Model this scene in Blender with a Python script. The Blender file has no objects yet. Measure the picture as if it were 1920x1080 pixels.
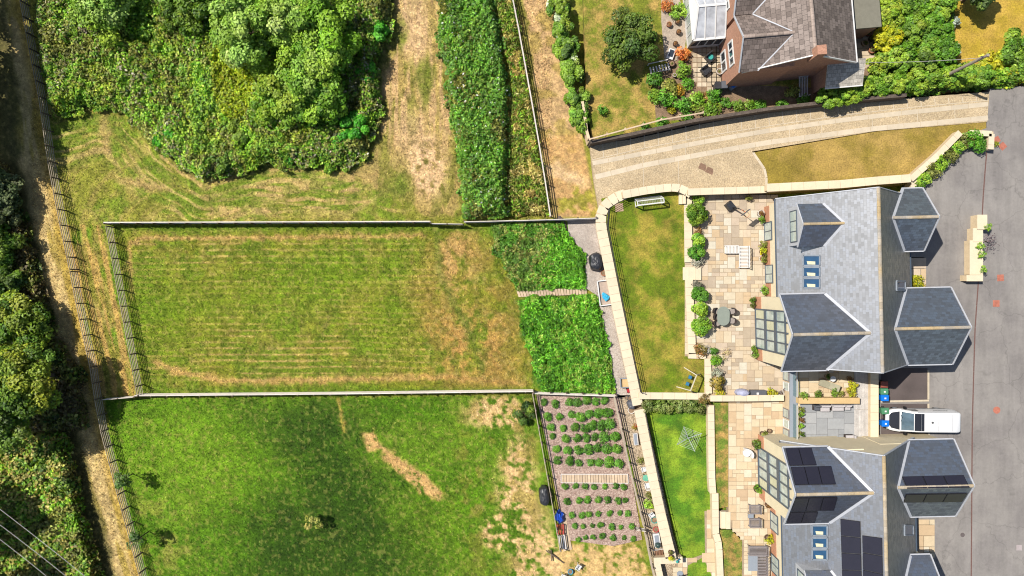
import bpy, bmesh, math, random
import numpy as np
from mathutils import Vector, Matrix, Euler, geometry

# ------------------------------------------------------------------ camera, sky, sun, exposure
CAM_H = 65.0          # drone height above the field (m)
FOC = 1300.0          # focal length in pixels of the 1920-wide photograph
K = 1.95               # display value of a fully lit white surface, used to turn seen colours into albedo
scene = bpy.context.scene
col = scene.collection
cam_d = bpy.data.cameras.new('camera'); cam = bpy.data.objects.new('camera', cam_d); col.objects.link(cam)
cam.location = (0, 0, CAM_H); cam.rotation_euler = (0, 0, 0)
cam_d.sensor_width = 36.0; cam_d.lens = 36.0*FOC/1920.0; cam_d.clip_end = 5000
scene.camera = cam
SUN = Vector((0.66, -0.29, -1.0)).normalized()      # direction the light travels
world = bpy.data.worlds.new('World'); scene.world = world; world.use_nodes = True
wn = world.node_tree.nodes; wn.clear()
sky = wn.new('ShaderNodeTexSky'); sky.sky_type = 'NISHITA'; sky.sun_disc = False
sky.sun_elevation = math.asin(-SUN.z); sky.sun_rotation = math.atan2(-SUN.x, -SUN.y)
bgn = wn.new('ShaderNodeBackground'); bgn.inputs['Strength'].default_value = 0.08
wo = wn.new('ShaderNodeOutputWorld')
world.node_tree.links.new(sky.outputs[0], bgn.inputs[0]); world.node_tree.links.new(bgn.outputs[0], wo.inputs[0])
sun_d = bpy.data.lights.new('sun', 'SUN'); sun_d.energy = 4.8; sun_d.angle = math.radians(0.5); sun_d.color = (1.0, 0.95, 0.87)
sun = bpy.data.objects.new('sun', sun_d); col.objects.link(sun); sun.location = (-40, 10, 80)
sun.rotation_euler = SUN.to_track_quat('-Z', 'Y').to_euler()
vs = scene.view_settings; vs.view_transform = 'Standard'; vs.look = 'None'; vs.exposure = 0.78; vs.gamma = 1.0
vs.use_curve_mapping = False
scene.cycles.filter_width = 1.1; scene.cycles.max_bounces = 5; scene.cycles.transparent_max_bounces = 4

rng = np.random.default_rng(7); random.seed(7)
GL = 0.9      # level of patios and drive
LW = 0.85     # level of the upper lawn
RD = 0.5      # level of the cobbled lane

# ------------------------------------------------------------------ helpers
def W(x, y, z=0.0):
    s = (CAM_H - z)/FOC
    return Vector(((x-960)*s, (540-y)*s, z))
def lin(c):
    c = c/255.0
    return c/12.92 if c <= 0.04045 else ((c+0.055)/1.055)**2.4
def D(r, g, b):
    return tuple(min(0.85, lin(v)/K) for v in (r, g, b))
def nlin(a):
    a = np.clip(a, 0, 255)/255.0
    return np.where(a <= 0.04045, a/12.92, ((a+0.055)/1.055)**2.4)

MATS = {}
def new_mat(name):
    m = bpy.data.materials.new(name); m.use_nodes = True; MATS[name] = m
    nt = m.node_tree; b = nt.nodes['Principled BSDF']
    return m, nt, b
def node(nt, typ, **kw):
    n = nt.nodes.new(typ)
    for k, v in kw.items():
        if k.startswith('i_'):
            n.inputs[k[2:].replace('_', ' ')].default_value = v
        else: setattr(n, k, v)
    return n
def mathn(nt, op, a, b=None, c=None):
    n = nt.nodes.new('ShaderNodeMath'); n.operation = op
    for i, v in enumerate((a, b, c)):
        if v is None: continue
        if isinstance(v, (int, float)): n.inputs[i].default_value = v
        else: nt.links.new(v, n.inputs[i])
    return n.outputs[0]
def mixc(nt, fac, a, b, blend='MIX'):
    n = nt.nodes.new('ShaderNodeMix'); n.data_type = 'RGBA'; n.blend_type = blend
    for s, v in ((n.inputs[0], fac), (n.inputs[6], a), (n.inputs[7], b)):
        if isinstance(v, (int, float)): s.default_value = v
        elif isinstance(v, tuple): s.default_value = (*v[:3], 1)
        else: nt.links.new(v, s)
    return n.outputs[2]
def tone(nt, colsock, *facs):
    out = colsock
    for f in facs:
        n = nt.nodes.new('ShaderNodeVectorMath'); n.operation = 'SCALE'
        if isinstance(out, tuple): n.inputs[0].default_value = out[:3]
        else: nt.links.new(out, n.inputs[0])
        nt.links.new(f, n.inputs['Scale']); out = n.outputs[0]
    return out
def noise(nt, scale, detail=3.0, vec=None, rough=0.6):
    n = nt.nodes.new('ShaderNodeTexNoise'); n.inputs['Scale'].default_value = scale
    n.inputs['Detail'].default_value = detail; n.inputs['Roughness'].default_value = rough
    if vec is None:
        g = nt.nodes.new('ShaderNodeNewGeometry'); vec = g.outputs['Position']
    nt.links.new(vec, n.inputs['Vector']); return n.outputs['Fac']
def ramp01(nt, f, lo, hi, a=0.3, b=0.7):
    n = nt.nodes.new('ShaderNodeMapRange'); nt.links.new(f, n.inputs[0])
    n.inputs[1].default_value = a; n.inputs[2].default_value = b; n.inputs[3].default_value = lo; n.inputs[4].default_value = hi
    return n.outputs[0]
def bump(nt, b, h, strength=0.4, dist=0.02):
    n = nt.nodes.new('ShaderNodeBump'); n.inputs['Strength'].default_value = strength; n.inputs['Distance'].default_value = dist
    nt.links.new(h, n.inputs['Height']); nt.links.new(n.outputs[0], b.inputs['Normal'])

def M(name, rgb, rough=0.8, var=0.12, scale=3.0, fine=30.0, fvar=0.1, spec=0.3, metal=0.0, bmp=0.0, rand=0.0, rgb2=None, s2=1.0):
    """plain procedural surface: seen colour, broad and fine tone noise, optional second colour in blotches"""
    if name in MATS: return MATS[name]
    m, nt, b = new_mat(name)
    c = D(*rgb)
    if rgb2:
        c = mixc(nt, ramp01(nt, noise(nt, s2, 4), 0, 1, 0.42, 0.6), c, D(*rgb2))
    f = [ramp01(nt, noise(nt, scale), 1-var, 1+var), ramp01(nt, noise(nt, fine, 2), 1-fvar, 1+fvar)]
    if rand:
        o = nt.nodes.new('ShaderNodeObjectInfo'); f.append(ramp01(nt, o.outputs['Random'], 1-rand, 1+rand, 0, 1))
    nt.links.new(tone(nt, c, *f), b.inputs['Base Color'])
    b.inputs['Roughness'].default_value = rough; b.inputs['Specular IOR Level'].default_value = spec; b.inputs['Metallic'].default_value = metal
    if bmp: bump(nt, b, noise(nt, fine, 3), bmp)
    return m
def M_attr(name, rough=0.9, fvar=0.25, fine=9.0, fine2=40.0, fvar2=0.2, spec=0.15, trans=0.0, bmp=0.0, rand=0.0):
    m, nt, b = new_mat(name)
    a = nt.nodes.new('ShaderNodeAttribute'); a.attribute_name = 'Col'
    f = []
    if fvar: f.append(ramp01(nt, noise(nt, fine, 4, rough=0.7), 1-fvar, 1+fvar))
    if fvar2: f.append(ramp01(nt, noise(nt, fine2, 2), 1-fvar2, 1+fvar2))
    if rand:
        o = nt.nodes.new('ShaderNodeObjectInfo'); f.append(ramp01(nt, o.outputs['Random'], 1-rand, 1+rand, 0, 1))
    c = tone(nt, a.outputs['Color'], *f)
    nt.links.new(c, b.inputs['Base Color']); b.inputs['Roughness'].default_value = rough; b.inputs['Specular IOR Level'].default_value = spec
    if bmp: bump(nt, b, noise(nt, fine2, 3), bmp, 0.05)
    if trans:
        t = nt.nodes.new('ShaderNodeBsdfTranslucent'); nt.links.new(c, t.inputs[0])
        mx = nt.nodes.new('ShaderNodeMixShader'); mx.inputs[0].default_value = trans
        nt.links.new(b.outputs[0], mx.inputs[1]); nt.links.new(t.outputs[0], mx.inputs[2])
        nt.links.new(mx.outputs[0], nt.nodes['Material Output'].inputs[0])
    return m

def M_slate(name, rgb, var=0.35, rough=0.42, spec=0.9, bw=0.30, bh=0.22, groove=0.55, ior=1.5):
    """slates or tiles in courses, laid along the slope by its UVs (metres)"""
    m, nt, b = new_mat(name)
    uv = nt.nodes.new('ShaderNodeUVMap')
    br = node(nt, 'ShaderNodeTexBrick', offset=0.5)
    nt.links.new(uv.outputs[0], br.inputs['Vector'])
    for k, v in (('Scale', 1.0), ('Mortar Size', 0.012), ('Mortar Smooth', 0.2), ('Brick Width', bw), ('Row Height', bh), ('Bias', 0.0)):
        br.inputs[k].default_value = v
    c = D(*rgb)
    br.inputs['Color1'].default_value = (*[v*(1-var) for v in c], 1); br.inputs['Color2'].default_value = (*[min(1, v*(1+var)) for v in c], 1)
    br.inputs['Mortar'].default_value = (*[v*groove for v in c], 1)
    cc = tone(nt, br.outputs['Color'], ramp01(nt, noise(nt, 1.6, 6, rough=.7), 0.9, 1.1), ramp01(nt, noise(nt, 14, 3), 0.8, 1.2))
    sep = nt.nodes.new('ShaderNodeSeparateColor'); nt.links.new(br.outputs['Color'], sep.inputs[0])
    nt.links.new(cc, b.inputs['Base Color'])
    nt.links.new(mathn(nt, 'ADD', ramp01(nt, noise(nt, 9, 3), rough-0.03, rough+0.03), ramp01(nt, sep.outputs[1], 0.07, -0.07, D(*rgb)[1]*(1-var), D(*rgb)[1]*(1+var))), b.inputs['Roughness'])
    nt.links.new(ramp01(nt, sep.outputs[1], spec*.55, spec, D(*rgb)[1]*(1-var), D(*rgb)[1]*(1+var)), b.inputs['Specular IOR Level']); b.inputs['IOR'].default_value = ior
    bump(nt, b, br.outputs['Fac'], -0.5, 0.015)
    return m
def M_pave(name, cols, var=0.1):
    """each loose slab takes one of several stone colours"""
    m, nt, b = new_mat(name)
    o = nt.nodes.new('ShaderNodeObjectInfo'); r = nt.nodes.new('ShaderNodeValToRGB'); cr = r.color_ramp; cr.interpolation = 'CONSTANT'
    nt.links.new(o.outputs['Random'], r.inputs[0])
    while len(cr.elements) < len(cols): cr.elements.new(0.5)
    for i, c in enumerate(cols):
        cr.elements[i].position = i/len(cols); cr.elements[i].color = (*D(*c), 1)
    c = tone(nt, r.outputs[0], ramp01(nt, noise(nt, 2.5, 5), 1-var, 1+var), ramp01(nt, noise(nt, 18, 3), 1-var*0.7, 1+var*0.7))
    nt.links.new(c, b.inputs['Base Color']); b.inputs['Roughness'].default_value = 0.85; b.inputs['Specular IOR Level'].default_value = 0.2
    bump(nt, b, noise(nt, 15, 4), 0.25)
    return m
def M_chips(name, cols, scale, rough=0.9, groove=0.5):
    """loose chips, setts or gravel: Voronoi cells, each its own tone"""
    m, nt, b = new_mat(name)
    g = nt.nodes.new('ShaderNodeNewGeometry')
    v = nt.nodes.new('ShaderNodeTexVoronoi'); v.inputs['Scale'].default_value = scale; nt.links.new(g.outputs['Position'], v.inputs['Vector'])
    s = nt.nodes.new('ShaderNodeSeparateColor'); nt.links.new(v.outputs['Color'], s.inputs[0])
    r = nt.nodes.new('ShaderNodeValToRGB'); cr = r.color_ramp
    nt.links.new(s.outputs[0], r.inputs[0])
    while len(cr.elements) < len(cols): cr.elements.new(0.5)
    for i, c in enumerate(cols):
        cr.elements[i].position = i/(len(cols)-1); cr.elements[i].color = (*D(*c), 1)
    edge = ramp01(nt, v.outputs['Distance'], 1.1, groove, 0.3, 0.75)
    c = tone(nt, r.outputs[0], edge, ramp01(nt, noise(nt, 0.6, 4), 0.85, 1.15))
    nt.links.new(c, b.inputs['Base Color']); b.inputs['Roughness'].default_value = rough; b.inputs['Specular IOR Level'].default_value = 0.15
    bump(nt, b, v.outputs['Distance'], -0.4, 0.03)
    return m

# ---- objects
LABELS = {}
def tag(o, label=None, cat=None, group=None, kind=None):
    if label:
        if kind is None and label in LABELS and not (group and LABELS[label] == group): raise RuntimeError('label twice: '+label)
        LABELS[label] = group; o['label'] = label
    if cat: o['category'] = cat
    if group: o['group'] = group
    if kind: o['kind'] = kind
    return o
def thing(name, label, cat, loc=(0, 0, 0), rz=0.0, group=None):
    o = bpy.data.objects.new(name, None); col.objects.link(o); o.empty_display_size = 0.2
    o.location = loc; o.rotation_euler = (0, 0, rz)
    return tag(o, label, cat, group)
def link(name, mesh, parent=None, loc=(0, 0, 0), rot=(0, 0, 0), scale=(1, 1, 1)):
    o = bpy.data.objects.new(name, mesh); col.objects.link(o)
    o.location = loc; o.rotation_euler = rot; o.scale = scale
    if parent: o.parent = parent
    return o
class MB:
    """collects faces, then links them as ONE mesh object"""
    def __init__(s): s.v = []; s.f = []; s.uv = {}
    def add(s, vs, fs):
        n = len(s.v); s.v += [tuple(v) for v in vs]; s.f += [tuple(i+n for i in f) for f in fs]; return s
    def box(s, cx, cy, cz, sx, sy, sz, rz=0.0, top=1.0):
        c, q = math.cos(rz), math.sin(rz); vs = []
        for dz, t in ((-0.5, 1.0), (0.5, top)):
            for dx, dy in ((-.5, -.5), (.5, -.5), (.5, .5), (-.5, .5)):
                x, y = dx*sx*t, dy*sy*t
                vs.append((cx+x*c-y*q, cy+x*q+y*c, cz+dz*sz))
        return s.add(vs, [(3, 2, 1, 0), (4, 5, 6, 7), (0, 1, 5, 4), (1, 2, 6, 5), (2, 3, 7, 6), (3, 0, 4, 7)])
    def bar(s, a, b, w, h=None, up=(0, 0, 1)):
        """square bar from a to b"""
        h = h or w; a, b = Vector(a), Vector(b); d = (b-a).normalized(); u = Vector(up)
        if abs(d.dot(u)) > 0.98: u = Vector((1, 0, 0))
        r = d.cross(u).normalized(); u = r.cross(d)
        vs = [p+r*(i*w/2)+u*(j*h/2) for p in (a, b) for i, j in ((-1, -1), (1, -1), (1, 1), (-1, 1))]
        return s.add(vs, [(0, 1, 2, 3), (7, 6, 5, 4), (0, 4, 5, 1), (1, 5, 6, 2), (2, 6, 7, 3), (3, 7, 4, 0)])
    def tube(s, pts, rads, n=8, cap=True):
        pts = [Vector(p) for p in pts]
        if isinstance(rads, (int, float)): rads = [rads]*len(pts)
        vs = []; fs = []
        for i, p in enumerate(pts):
            d = (pts[min(i+1, len(pts)-1)]-pts[max(i-1, 0)]).normalized()
            u = Vector((0, 0, 1)) if abs(d.z) < 0.9 else Vector((1, 0, 0))
            r = d.cross(u).normalized(); u = r.cross(d)
            for k in range(n):
                a = 2*math.pi*k/n; vs.append(p+(r*math.cos(a)+u*math.sin(a))*rads[i])
        for i in range(len(pts)-1):
            for k in range(n):
                k2 = (k+1) % n; fs.append((i*n+k, i*n+k2, (i+1)*n+k2, (i+1)*n+k))
        if cap: fs += [tuple(range(n)), tuple(range((len(pts)-1)*n, len(pts)*n))[::-1]]
        return s.add(vs, fs)
    def lathe(s, prof, n=16, cx=0, cy=0, cz=0):
        vs = []; fs = []
        for r, z in prof:
            for k in range(n):
                a = 2*math.pi*k/n; vs.append((cx+r*math.cos(a), cy+r*math.sin(a), cz+z))
        for i in range(len(prof)-1):
            for k in range(n):
                k2 = (k+1) % n; fs.append((i*n+k, i*n+k2, (i+1)*n+k2, (i+1)*n+k))
        fs += [tuple(range(n))[::-1], tuple(range((len(prof)-1)*n, len(prof)*n))]
        return s.add(vs, fs)
    def prism(s, pts, z0, z1):
        """flat polygon (x,y) raised from z0 to z1"""
        pts = [(p[0], p[1]) for p in pts]
        if sum(a[0]*b[1]-b[0]*a[1] for a, b in zip(pts, pts[1:]+pts[:1])) < 0: pts = pts[::-1]
        n = len(pts); tri = geometry.tessellate_polygon([[Vector((*p, 0)) for p in pts]])
        vs = [(x, y, z1) for x, y in pts]+[(x, y, z0) for x, y in pts]
        fs = []
        for t in tri:
            a, b, c = [Vector(pts[i]) for i in t]
            t = tuple(t) if (b-a).cross(c-a) > 0 else tuple(t)[::-1]
            fs.append(t); fs.append(tuple(i+n for i in t[::-1]))
        fs += [(i, i+n, (i+1) % n+n, (i+1) % n) for i in range(n)]
        return s.add(vs, fs)
    def plate(s, pts, th):
        """flat 3D polygon thickened against its normal (top face = pts)"""
        pts = [Vector(p) for p in pts]; n = len(pts)
        nr = Vector((0, 0, 0))
        for a, b in zip(pts, pts[1:]+pts[:1]): nr += a.cross(b)
        nr.normalize()
        if nr.z < -1e-6: pts = pts[::-1]; nr = -nr
        vs = pts+[p-nr*th for p in pts]
        return s.add(vs, [tuple(range(n)), tuple(range(n, 2*n))[::-1]]+[(i, i+n, (i+1) % n+n, (i+1) % n) for i in range(n)])
    def mesh(s, name, mat, smooth=False, uvs=False):
        me = bpy.data.meshes.new(name); me.from_pydata(s.v, [], s.f); me.update()
        if mat: me.materials.append(mat)
        if smooth: me.polygons.foreach_set('use_smooth', [True]*len(me.polygons))
        if uvs:
            ul = me.uv_layers.new(name='UVMap')
            for p in me.polygons:
                nr = p.normal; h = Vector((0, 0, 1)).cross(nr)
                h = h.normalized() if h.length > 1e-4 else Vector((1, 0, 0)); up = nr.cross(h)
                for li in p.loop_indices:
                    co = me.vertices[me.loops[li].vertex_index].co; ul.data[li].uv = (co.dot(h), co.dot(up))
        return me
    def build(s, name, mat, parent=None, loc=(0, 0, 0), smooth=False, uvs=False):
        if parent is not None and parent.type != 'EMPTY' and not isinstance(parent, bool): pass
        return link(name, s.mesh(name, mat, smooth, uvs), parent, loc)
_unit = {}
def unit_box(mat):
    if mat.name not in _unit:
        _unit[mat.name] = MB().box(0, 0, 0, 1, 1, 1).mesh('bar', mat)
    return _unit[mat.name]
def stick(name, a, b, w, h, mat, parent):
    """shared-mesh rectangular bar, a..b, w across, h high, in the parent's frame"""
    a, b = Vector(a), Vector(b); d = b-a
    q = d.to_track_quat('X', 'Z')
    return link(name, unit_box(mat), parent, (a+b)/2, q.to_euler(), (d.length, w, h))

# ---- noise and masks in numpy, for ground colours and scatter
def vnoise(x, y, s, seed=0):
    x = np.asarray(x)/s+seed*17.3; y = np.asarray(y)/s+seed*9.1
    xi = np.floor(x).astype(np.int64); yi = np.floor(y).astype(np.int64); fx = x-xi; fy = y-yi
    fx = fx*fx*(3-2*fx); fy = fy*fy*(3-2*fy)
    def h(a, b):
        n = (a*374761393+b*668265263+seed*1274126177) & 0xffffffff
        n = ((n ^ (n >> 13))*1274126177) & 0xffffffff
        return ((n ^ (n >> 16)) & 0xffff)/65535.0
    return (h(xi, yi)*(1-fx)+h(xi+1, yi)*fx)*(1-fy)+(h(xi, yi+1)*(1-fx)+h(xi+1, yi+1)*fx)*fy
def fbm(x, y, s, seed=0, o=4):
    t = 0; a = 0.5; n = 0
    for i in range(o):
        t = t+a*vnoise(x, y, s/2**i, seed+i); n += a; a *= 0.55
    return t/n
def sst(a, b, v): t = np.clip((v-a)/(b-a), 0, 1); return t*t*(3-2*t)
def segdist(x, y, pts, closed=False):
    d = np.full(np.shape(x), 1e9); ps = list(pts)+([pts[0]] if closed else [])
    for (x0, y0), (x1, y1) in zip(ps, ps[1:]):
        dx, dy = x1-x0, y1-y0; L = dx*dx+dy*dy+1e-9
        t = np.clip(((x-x0)*dx+(y-y0)*dy)/L, 0, 1)
        d = np.minimum(d, np.hypot(x-x0-t*dx, y-y0-t*dy))
    return d
def inpoly(x, y, pts):
    r = np.zeros(np.shape(x), bool); n = len(pts)
    for i in range(n):
        x0, y0 = pts[i]; x1, y1 = pts[(i+1) % n]
        if y0 == y1: continue
        c = (y0 > y) != (y1 > y)
        r ^= c & (x < (x1-x0)*(y-y0)/(y1-y0)+x0)
    return r
def pmask(x, y, pts, soft=4):
    d = segdist(x, y, pts, True); return np.where(inpoly(x, y, pts), sst(-soft, soft, d), sst(-soft, soft, -d))
def emask(x, y, cx, cy, rx, ry, soft=0.3, a=0.0):
    c, s = math.cos(a), math.sin(a); u = ((x-cx)*c+(y-cy)*s)/rx; v = (-(x-cx)*s+(y-cy)*c)/ry
    return sst(1+soft, 1-soft, np.hypot(u, v)) if False else 1-sst(1-soft, 1+soft, np.hypot(u, v))
def bl(c, rgb, m): return c*(1-m[..., None])+np.array(rgb, float)*m[..., None]

def mesh_np(name, verts, faces, cols, mat):
    """quads from numpy arrays with a point colour"""
    me = bpy.data.meshes.new(name); nv, nf = len(verts), len(faces); k = faces.shape[1]
    me.vertices.add(nv); me.vertices.foreach_set('co', verts.astype(np.float32).ravel())
    me.loops.add(nf*k); me.loops.foreach_set('vertex_index', faces.astype(np.int32).ravel())
    me.polygons.add(nf); me.polygons.foreach_set('loop_start', np.arange(0, nf*k, k, dtype=np.int32))
    try: me.polygons.foreach_set('loop_total', np.full(nf, k, dtype=np.int32))
    except Exception: pass
    at = me.color_attributes.new('Col', 'FLOAT_COLOR', 'POINT')
    c4 = np.ones((nv, 4), np.float32); c4[:, :3] = cols; at.data.foreach_set('color', c4.ravel())
    me.update(calc_edges=True); me.materials.append(mat); return me
def leaf_mesh(name, pos, nrm, size, rgb, mat, aspect=0.62, seed=1):
    """one small diamond leaf per point; nrm = facing, size = length (m), rgb = seen colour 0..255"""
    r = np.random.default_rng(seed); n = len(pos)
    nrm = nrm/np.maximum(np.linalg.norm(nrm, axis=1, keepdims=True), 1e-6)
    t = r.normal(size=(n, 3)); t -= nrm*np.sum(t*nrm, axis=1, keepdims=True); t /= np.maximum(np.linalg.norm(t, axis=1, keepdims=True), 1e-6)
    b = np.cross(nrm, t); s = size[:, None]
    droop = -0.18*s*nrm
    v = np.stack([pos-t*s*0.5, pos+b*s*0.5*aspect+droop*-0.5, pos+t*s*0.5+droop, pos-b*s*0.5*aspect+droop*-0.5], 1).reshape(-1, 3)
    f = np.arange(n*4).reshape(-1, 4)
    c = np.repeat(np.clip(nlin(rgb)/K*LEAF_GAIN, 0, .8), 4, axis=0)
    return mesh_np(name, v, f, c, mat)

LEAF_GAIN = 1.7
def pick(pal, n, r, jit=14):
    pal = np.array(pal, float); c = pal[r.integers(0, len(pal), n)]
    return c+r.normal(0, jit, (n, 1))+r.normal(0, jit*0.35, (n, 3))
def crown(cx, cy, cz, rx, ry, rz, n, leaf, pal, seed, lumps=26, lump=0.36, jit=10, dome=False):
    if lumps >= 30: lumps = int(lumps*1.7); lump = lump*0.72
    """leaf positions grouped in lumps over an ellipsoid; returns pos, nrm, size, rgb"""
    r = np.random.default_rng(seed)
    d = r.normal(size=(lumps, 3)); d[:, 2] = np.abs(d[:, 2])*0.9-0.25; d /= np.linalg.norm(d, axis=1, keepdims=True)
    rad = r.uniform(0.6, 0.72, (lumps, 1)) if dome else r.uniform(0.42, 1.03, (lumps, 1)); lc = d*rad; lc[:, :2] *= 1-0.15*r.random((lumps, 1))
    lr = lump*r.uniform(0.6, 1.25, lumps); lcol = pick(pal, lumps, r, jit)
    w = lr**2; k = r.choice(lumps, n, p=w/w.sum())
    q = r.normal(size=(n, 3)); q[:, 2] += 0.35; q /= np.linalg.norm(q, axis=1, keepdims=True)
    p = lc[k]+q*(lr[k]*r.uniform(0.7, 1.06, n))[:, None]
    nr = q*0.7+d[k]*0.2+r.normal(0, 0.34, (n, 3))+np.array([-.18, .06, .45])
    pos = p*np.array([rx, ry, rz])+np.array([cx, cy, cz]); pos[:, 2] = np.maximum(pos[:, 2], 0.03)
    rgb = lcol[k]*0.75+pick(pal, n, r, jit)*0.25
    rgb = rgb*r.uniform(0.82, 1.15, (n, 1))
    return pos, nr, leaf*r.uniform(0.5, 1.45, n), rgb
DR = 1.9      # level of the drive
_b = 0.03878; _a = 0.213
def zl(x):
    """the cobbled lane climbs evenly from the path to the drive"""
    p = (x-960)/1300.0; return (_a+65*_b*p)/(1+_b*p)
def WL(x, y, dz=0.0):
    z = zl(x)+dz; return W(x, y, z)

# ------------------------------------------------------------------ materials
m_ground = M_attr('grass_ground', fvar=0.34, fine=6.0, fine2=26.0, fvar2=0.34, bmp=0.5)
m_leaf = M_attr('leaves', rough=0.55, fvar=0.0, fvar2=0.0, spec=0.35, trans=0.34)
m_leafr = M_attr('leaves_shared', rough=0.55, fvar=0.0, fvar2=0.0, spec=0.35, trans=0.34, rand=0.3)
m_blade = M_attr('grass_blades', rough=0.6, fvar=0.0, fvar2=0.0, spec=0.25, trans=0.36)
m_bark = M('bark', (105, 90, 70), var=0.3, scale=6, bmp=0.5)
def M_tarmac(name, rgb, rgb2):
    """worn tarmac: broad patches, streaks along the drive, oily spots, hairline cracks"""
    m, nt, b = new_mat(name)
    g = nt.nodes.new('ShaderNodeNewGeometry'); mp = nt.nodes.new('ShaderNodeMapping'); mp.inputs['Scale'].default_value = (1, .12, 1); nt.links.new(g.outputs['Position'], mp.inputs[0])
    c = mixc(nt, ramp01(nt, noise(nt, .3, 5), 0, 1, .42, .62), D(*rgb), D(*rgb2))
    v = nt.nodes.new('ShaderNodeTexVoronoi'); v.feature = 'DISTANCE_TO_EDGE'; v.inputs['Scale'].default_value = .22
    wv = nt.nodes.new('ShaderNodeVectorMath'); wv.operation = 'ADD'; n3 = nt.nodes.new('ShaderNodeTexNoise'); n3.inputs['Scale'].default_value = 1.2; nt.links.new(g.outputs['Position'], n3.inputs['Vector'])
    nt.links.new(g.outputs['Position'], wv.inputs[0]); nt.links.new(n3.outputs['Color'], wv.inputs[1]); nt.links.new(wv.outputs[0], v.inputs['Vector'])
    crack = ramp01(nt, v.outputs['Distance'], .8, 1.0, 0.0, .012)
    c = tone(nt, c, ramp01(nt, noise(nt, 1.6, 4, mp.outputs[0]), .9, 1.1), ramp01(nt, noise(nt, 1.1, 2), 1.0, .84, .62, .74), ramp01(nt, noise(nt, 60, 2), .84, 1.16), ramp01(nt, noise(nt, 5, 4), .93, 1.07), crack)
    nt.links.new(c, b.inputs['Base Color']); b.inputs['Roughness'].default_value = .88; b.inputs['Specular IOR Level'].default_value = .25
    bump(nt, b, noise(nt, 60, 3), .3)
    return m
m_asph = M_tarmac('asphalt', (160, 154, 148), (145, 139, 135))
m_asph2 = M('dark_asphalt', (104, 93, 90), rough=0.9, var=0.18, scale=0.6, fine=50, fvar=0.2, bmp=0.3)
m_setts = M_chips('setts', [(186, 166, 136), (216, 194, 156), (206, 182, 146), (226, 204, 168)], 12, groove=0.78)
m_conc = M('pale_concrete', (222, 206, 180), rough=0.85, var=0.08, scale=1.5, fine=30, fvar=0.08, rand=0.07)
m_gravel = M_chips('gravel', [(186, 170, 156), (202, 188, 174), (216, 204, 192), (174, 160, 148)], 16, groove=0.75)
m_mulch = M_chips('bark_mulch', [(160, 130, 116), (192, 164, 148), (214, 190, 172), (176, 144, 132)], 10, groove=0.7)
m_dust = M_chips('earthy_gravel', [(200, 178, 148), (222, 200, 170), (185, 162, 132)], 11)
m_cope = M('cream_coping', (244, 226, 194), rough=0.8, var=0.05, scale=2, fine=25, fvar=0.06, rand=0.05)
m_wallst = M('cream_wall', (238, 214, 176), rough=0.85, var=0.1, scale=2, fine=20, fvar=0.1)
m_dwall = M('old_stone_wall', (104, 92, 82), rough=0.9, var=0.3, scale=2.5, fine=12, fvar=0.3, bmp=0.6)
m_lawn = M('lawn', (108, 128, 18), rough=0.95, var=0.28, scale=0.7, fine=10, fvar=0.36, bmp=0.6, rgb2=(168, 152, 60), s2=0.5)
m_lawn2 = M('lush_lawn', (88, 134, 24), rough=0.95, var=0.3, scale=0.8, fine=9, fvar=0.34, bmp=0.6, rgb2=(138, 166, 40), s2=0.5)
m_strip = M('weedy_grass', (110, 132, 44), rough=0.95, var=0.3, scale=1.2, fine=9, fvar=0.36, bmp=0.6, rgb2=(186, 150, 84), s2=0.9)
m_verge = M('parched_grass', (180, 150, 80), rough=0.95, var=0.2, scale=0.6, fine=9, fvar=0.32, bmp=0.6, rgb2=(150, 130, 52), s2=0.35)
m_gold = M('golden_lawn', (204, 168, 72), rough=0.95, var=0.18, scale=0.8, fine=7, fvar=0.3, bmp=0.6, rgb2=(186, 158, 50), s2=0.5)
m_soil = M('soil', (150, 124, 98), rough=0.95, var=0.25, scale=2, fine=14, fvar=0.3, bmp=0.5)
m_sand = M_pave('sandstone', [(219, 199, 169), (226, 211, 183), (220, 197, 164), (209, 187, 158), (230, 220, 199), (219, 192, 155), (199, 181, 158), (226, 206, 179), (223, 202, 169), (194, 176, 152), (227, 209, 179), (215, 195, 171), (227, 218, 196), (222, 204, 176)], 0.08)
m_sand2 = M_pave('warm_sandstone', [(230, 208, 172), (234, 218, 186), (226, 199, 161), (231, 212, 178), (219, 190, 152), (236, 223, 196), (229, 205, 168), (213, 185, 151)], 0.07)
m_oldpave = M_pave('old_concrete_slab', [(222, 202, 172), (206, 188, 160), (232, 214, 186), (196, 178, 150)], 0.14)
m_greypave = M_pave('grey_slab', [(170, 172, 174), (178, 180, 182), (165, 167, 170), (184, 185, 186)], 0.07)
m_joint = M('paving_joint', (182, 160, 132), var=0.2, scale=3)
m_oldjoint = M('mossy_joint', (128, 126, 70), var=0.3, scale=3)
m_greyjoint = M('grey_joint', (140, 140, 142), var=0.1)
m_slateW = M_slate('slate', (34, 40, 56), var=0.4, rough=0.47, spec=1.0, ior=2.36, bw=0.34, bh=0.24, groove=0.6)
m_tile = M_slate('clay_pantile', (140, 126, 118), var=0.34, rough=0.7, spec=0.3, bw=0.42, bh=0.4, groove=0.2)
m_ridge = M('ridge_tile', (186, 178, 166), var=0.12, scale=2, fine=16, fvar=0.14, rand=0.14, rgb2=(196, 172, 130), s2=0.25)
m_lead = M('lead_flashing', (206, 208, 214), rough=0.45, var=0.08, scale=2, spec=0.5)
m_white = M('white_paint', (246, 244, 240), rough=0.45, var=0.03, scale=3, fvar=0.03, spec=0.4)
m_wwood = M('whitened_wood', (232, 226, 220), rough=0.7, var=0.1, scale=5, rand=0.06)
m_render = M('cream_render', (252, 236, 200), rough=0.9, var=0.06, scale=1.0, fine=18, fvar=0.05)
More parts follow.
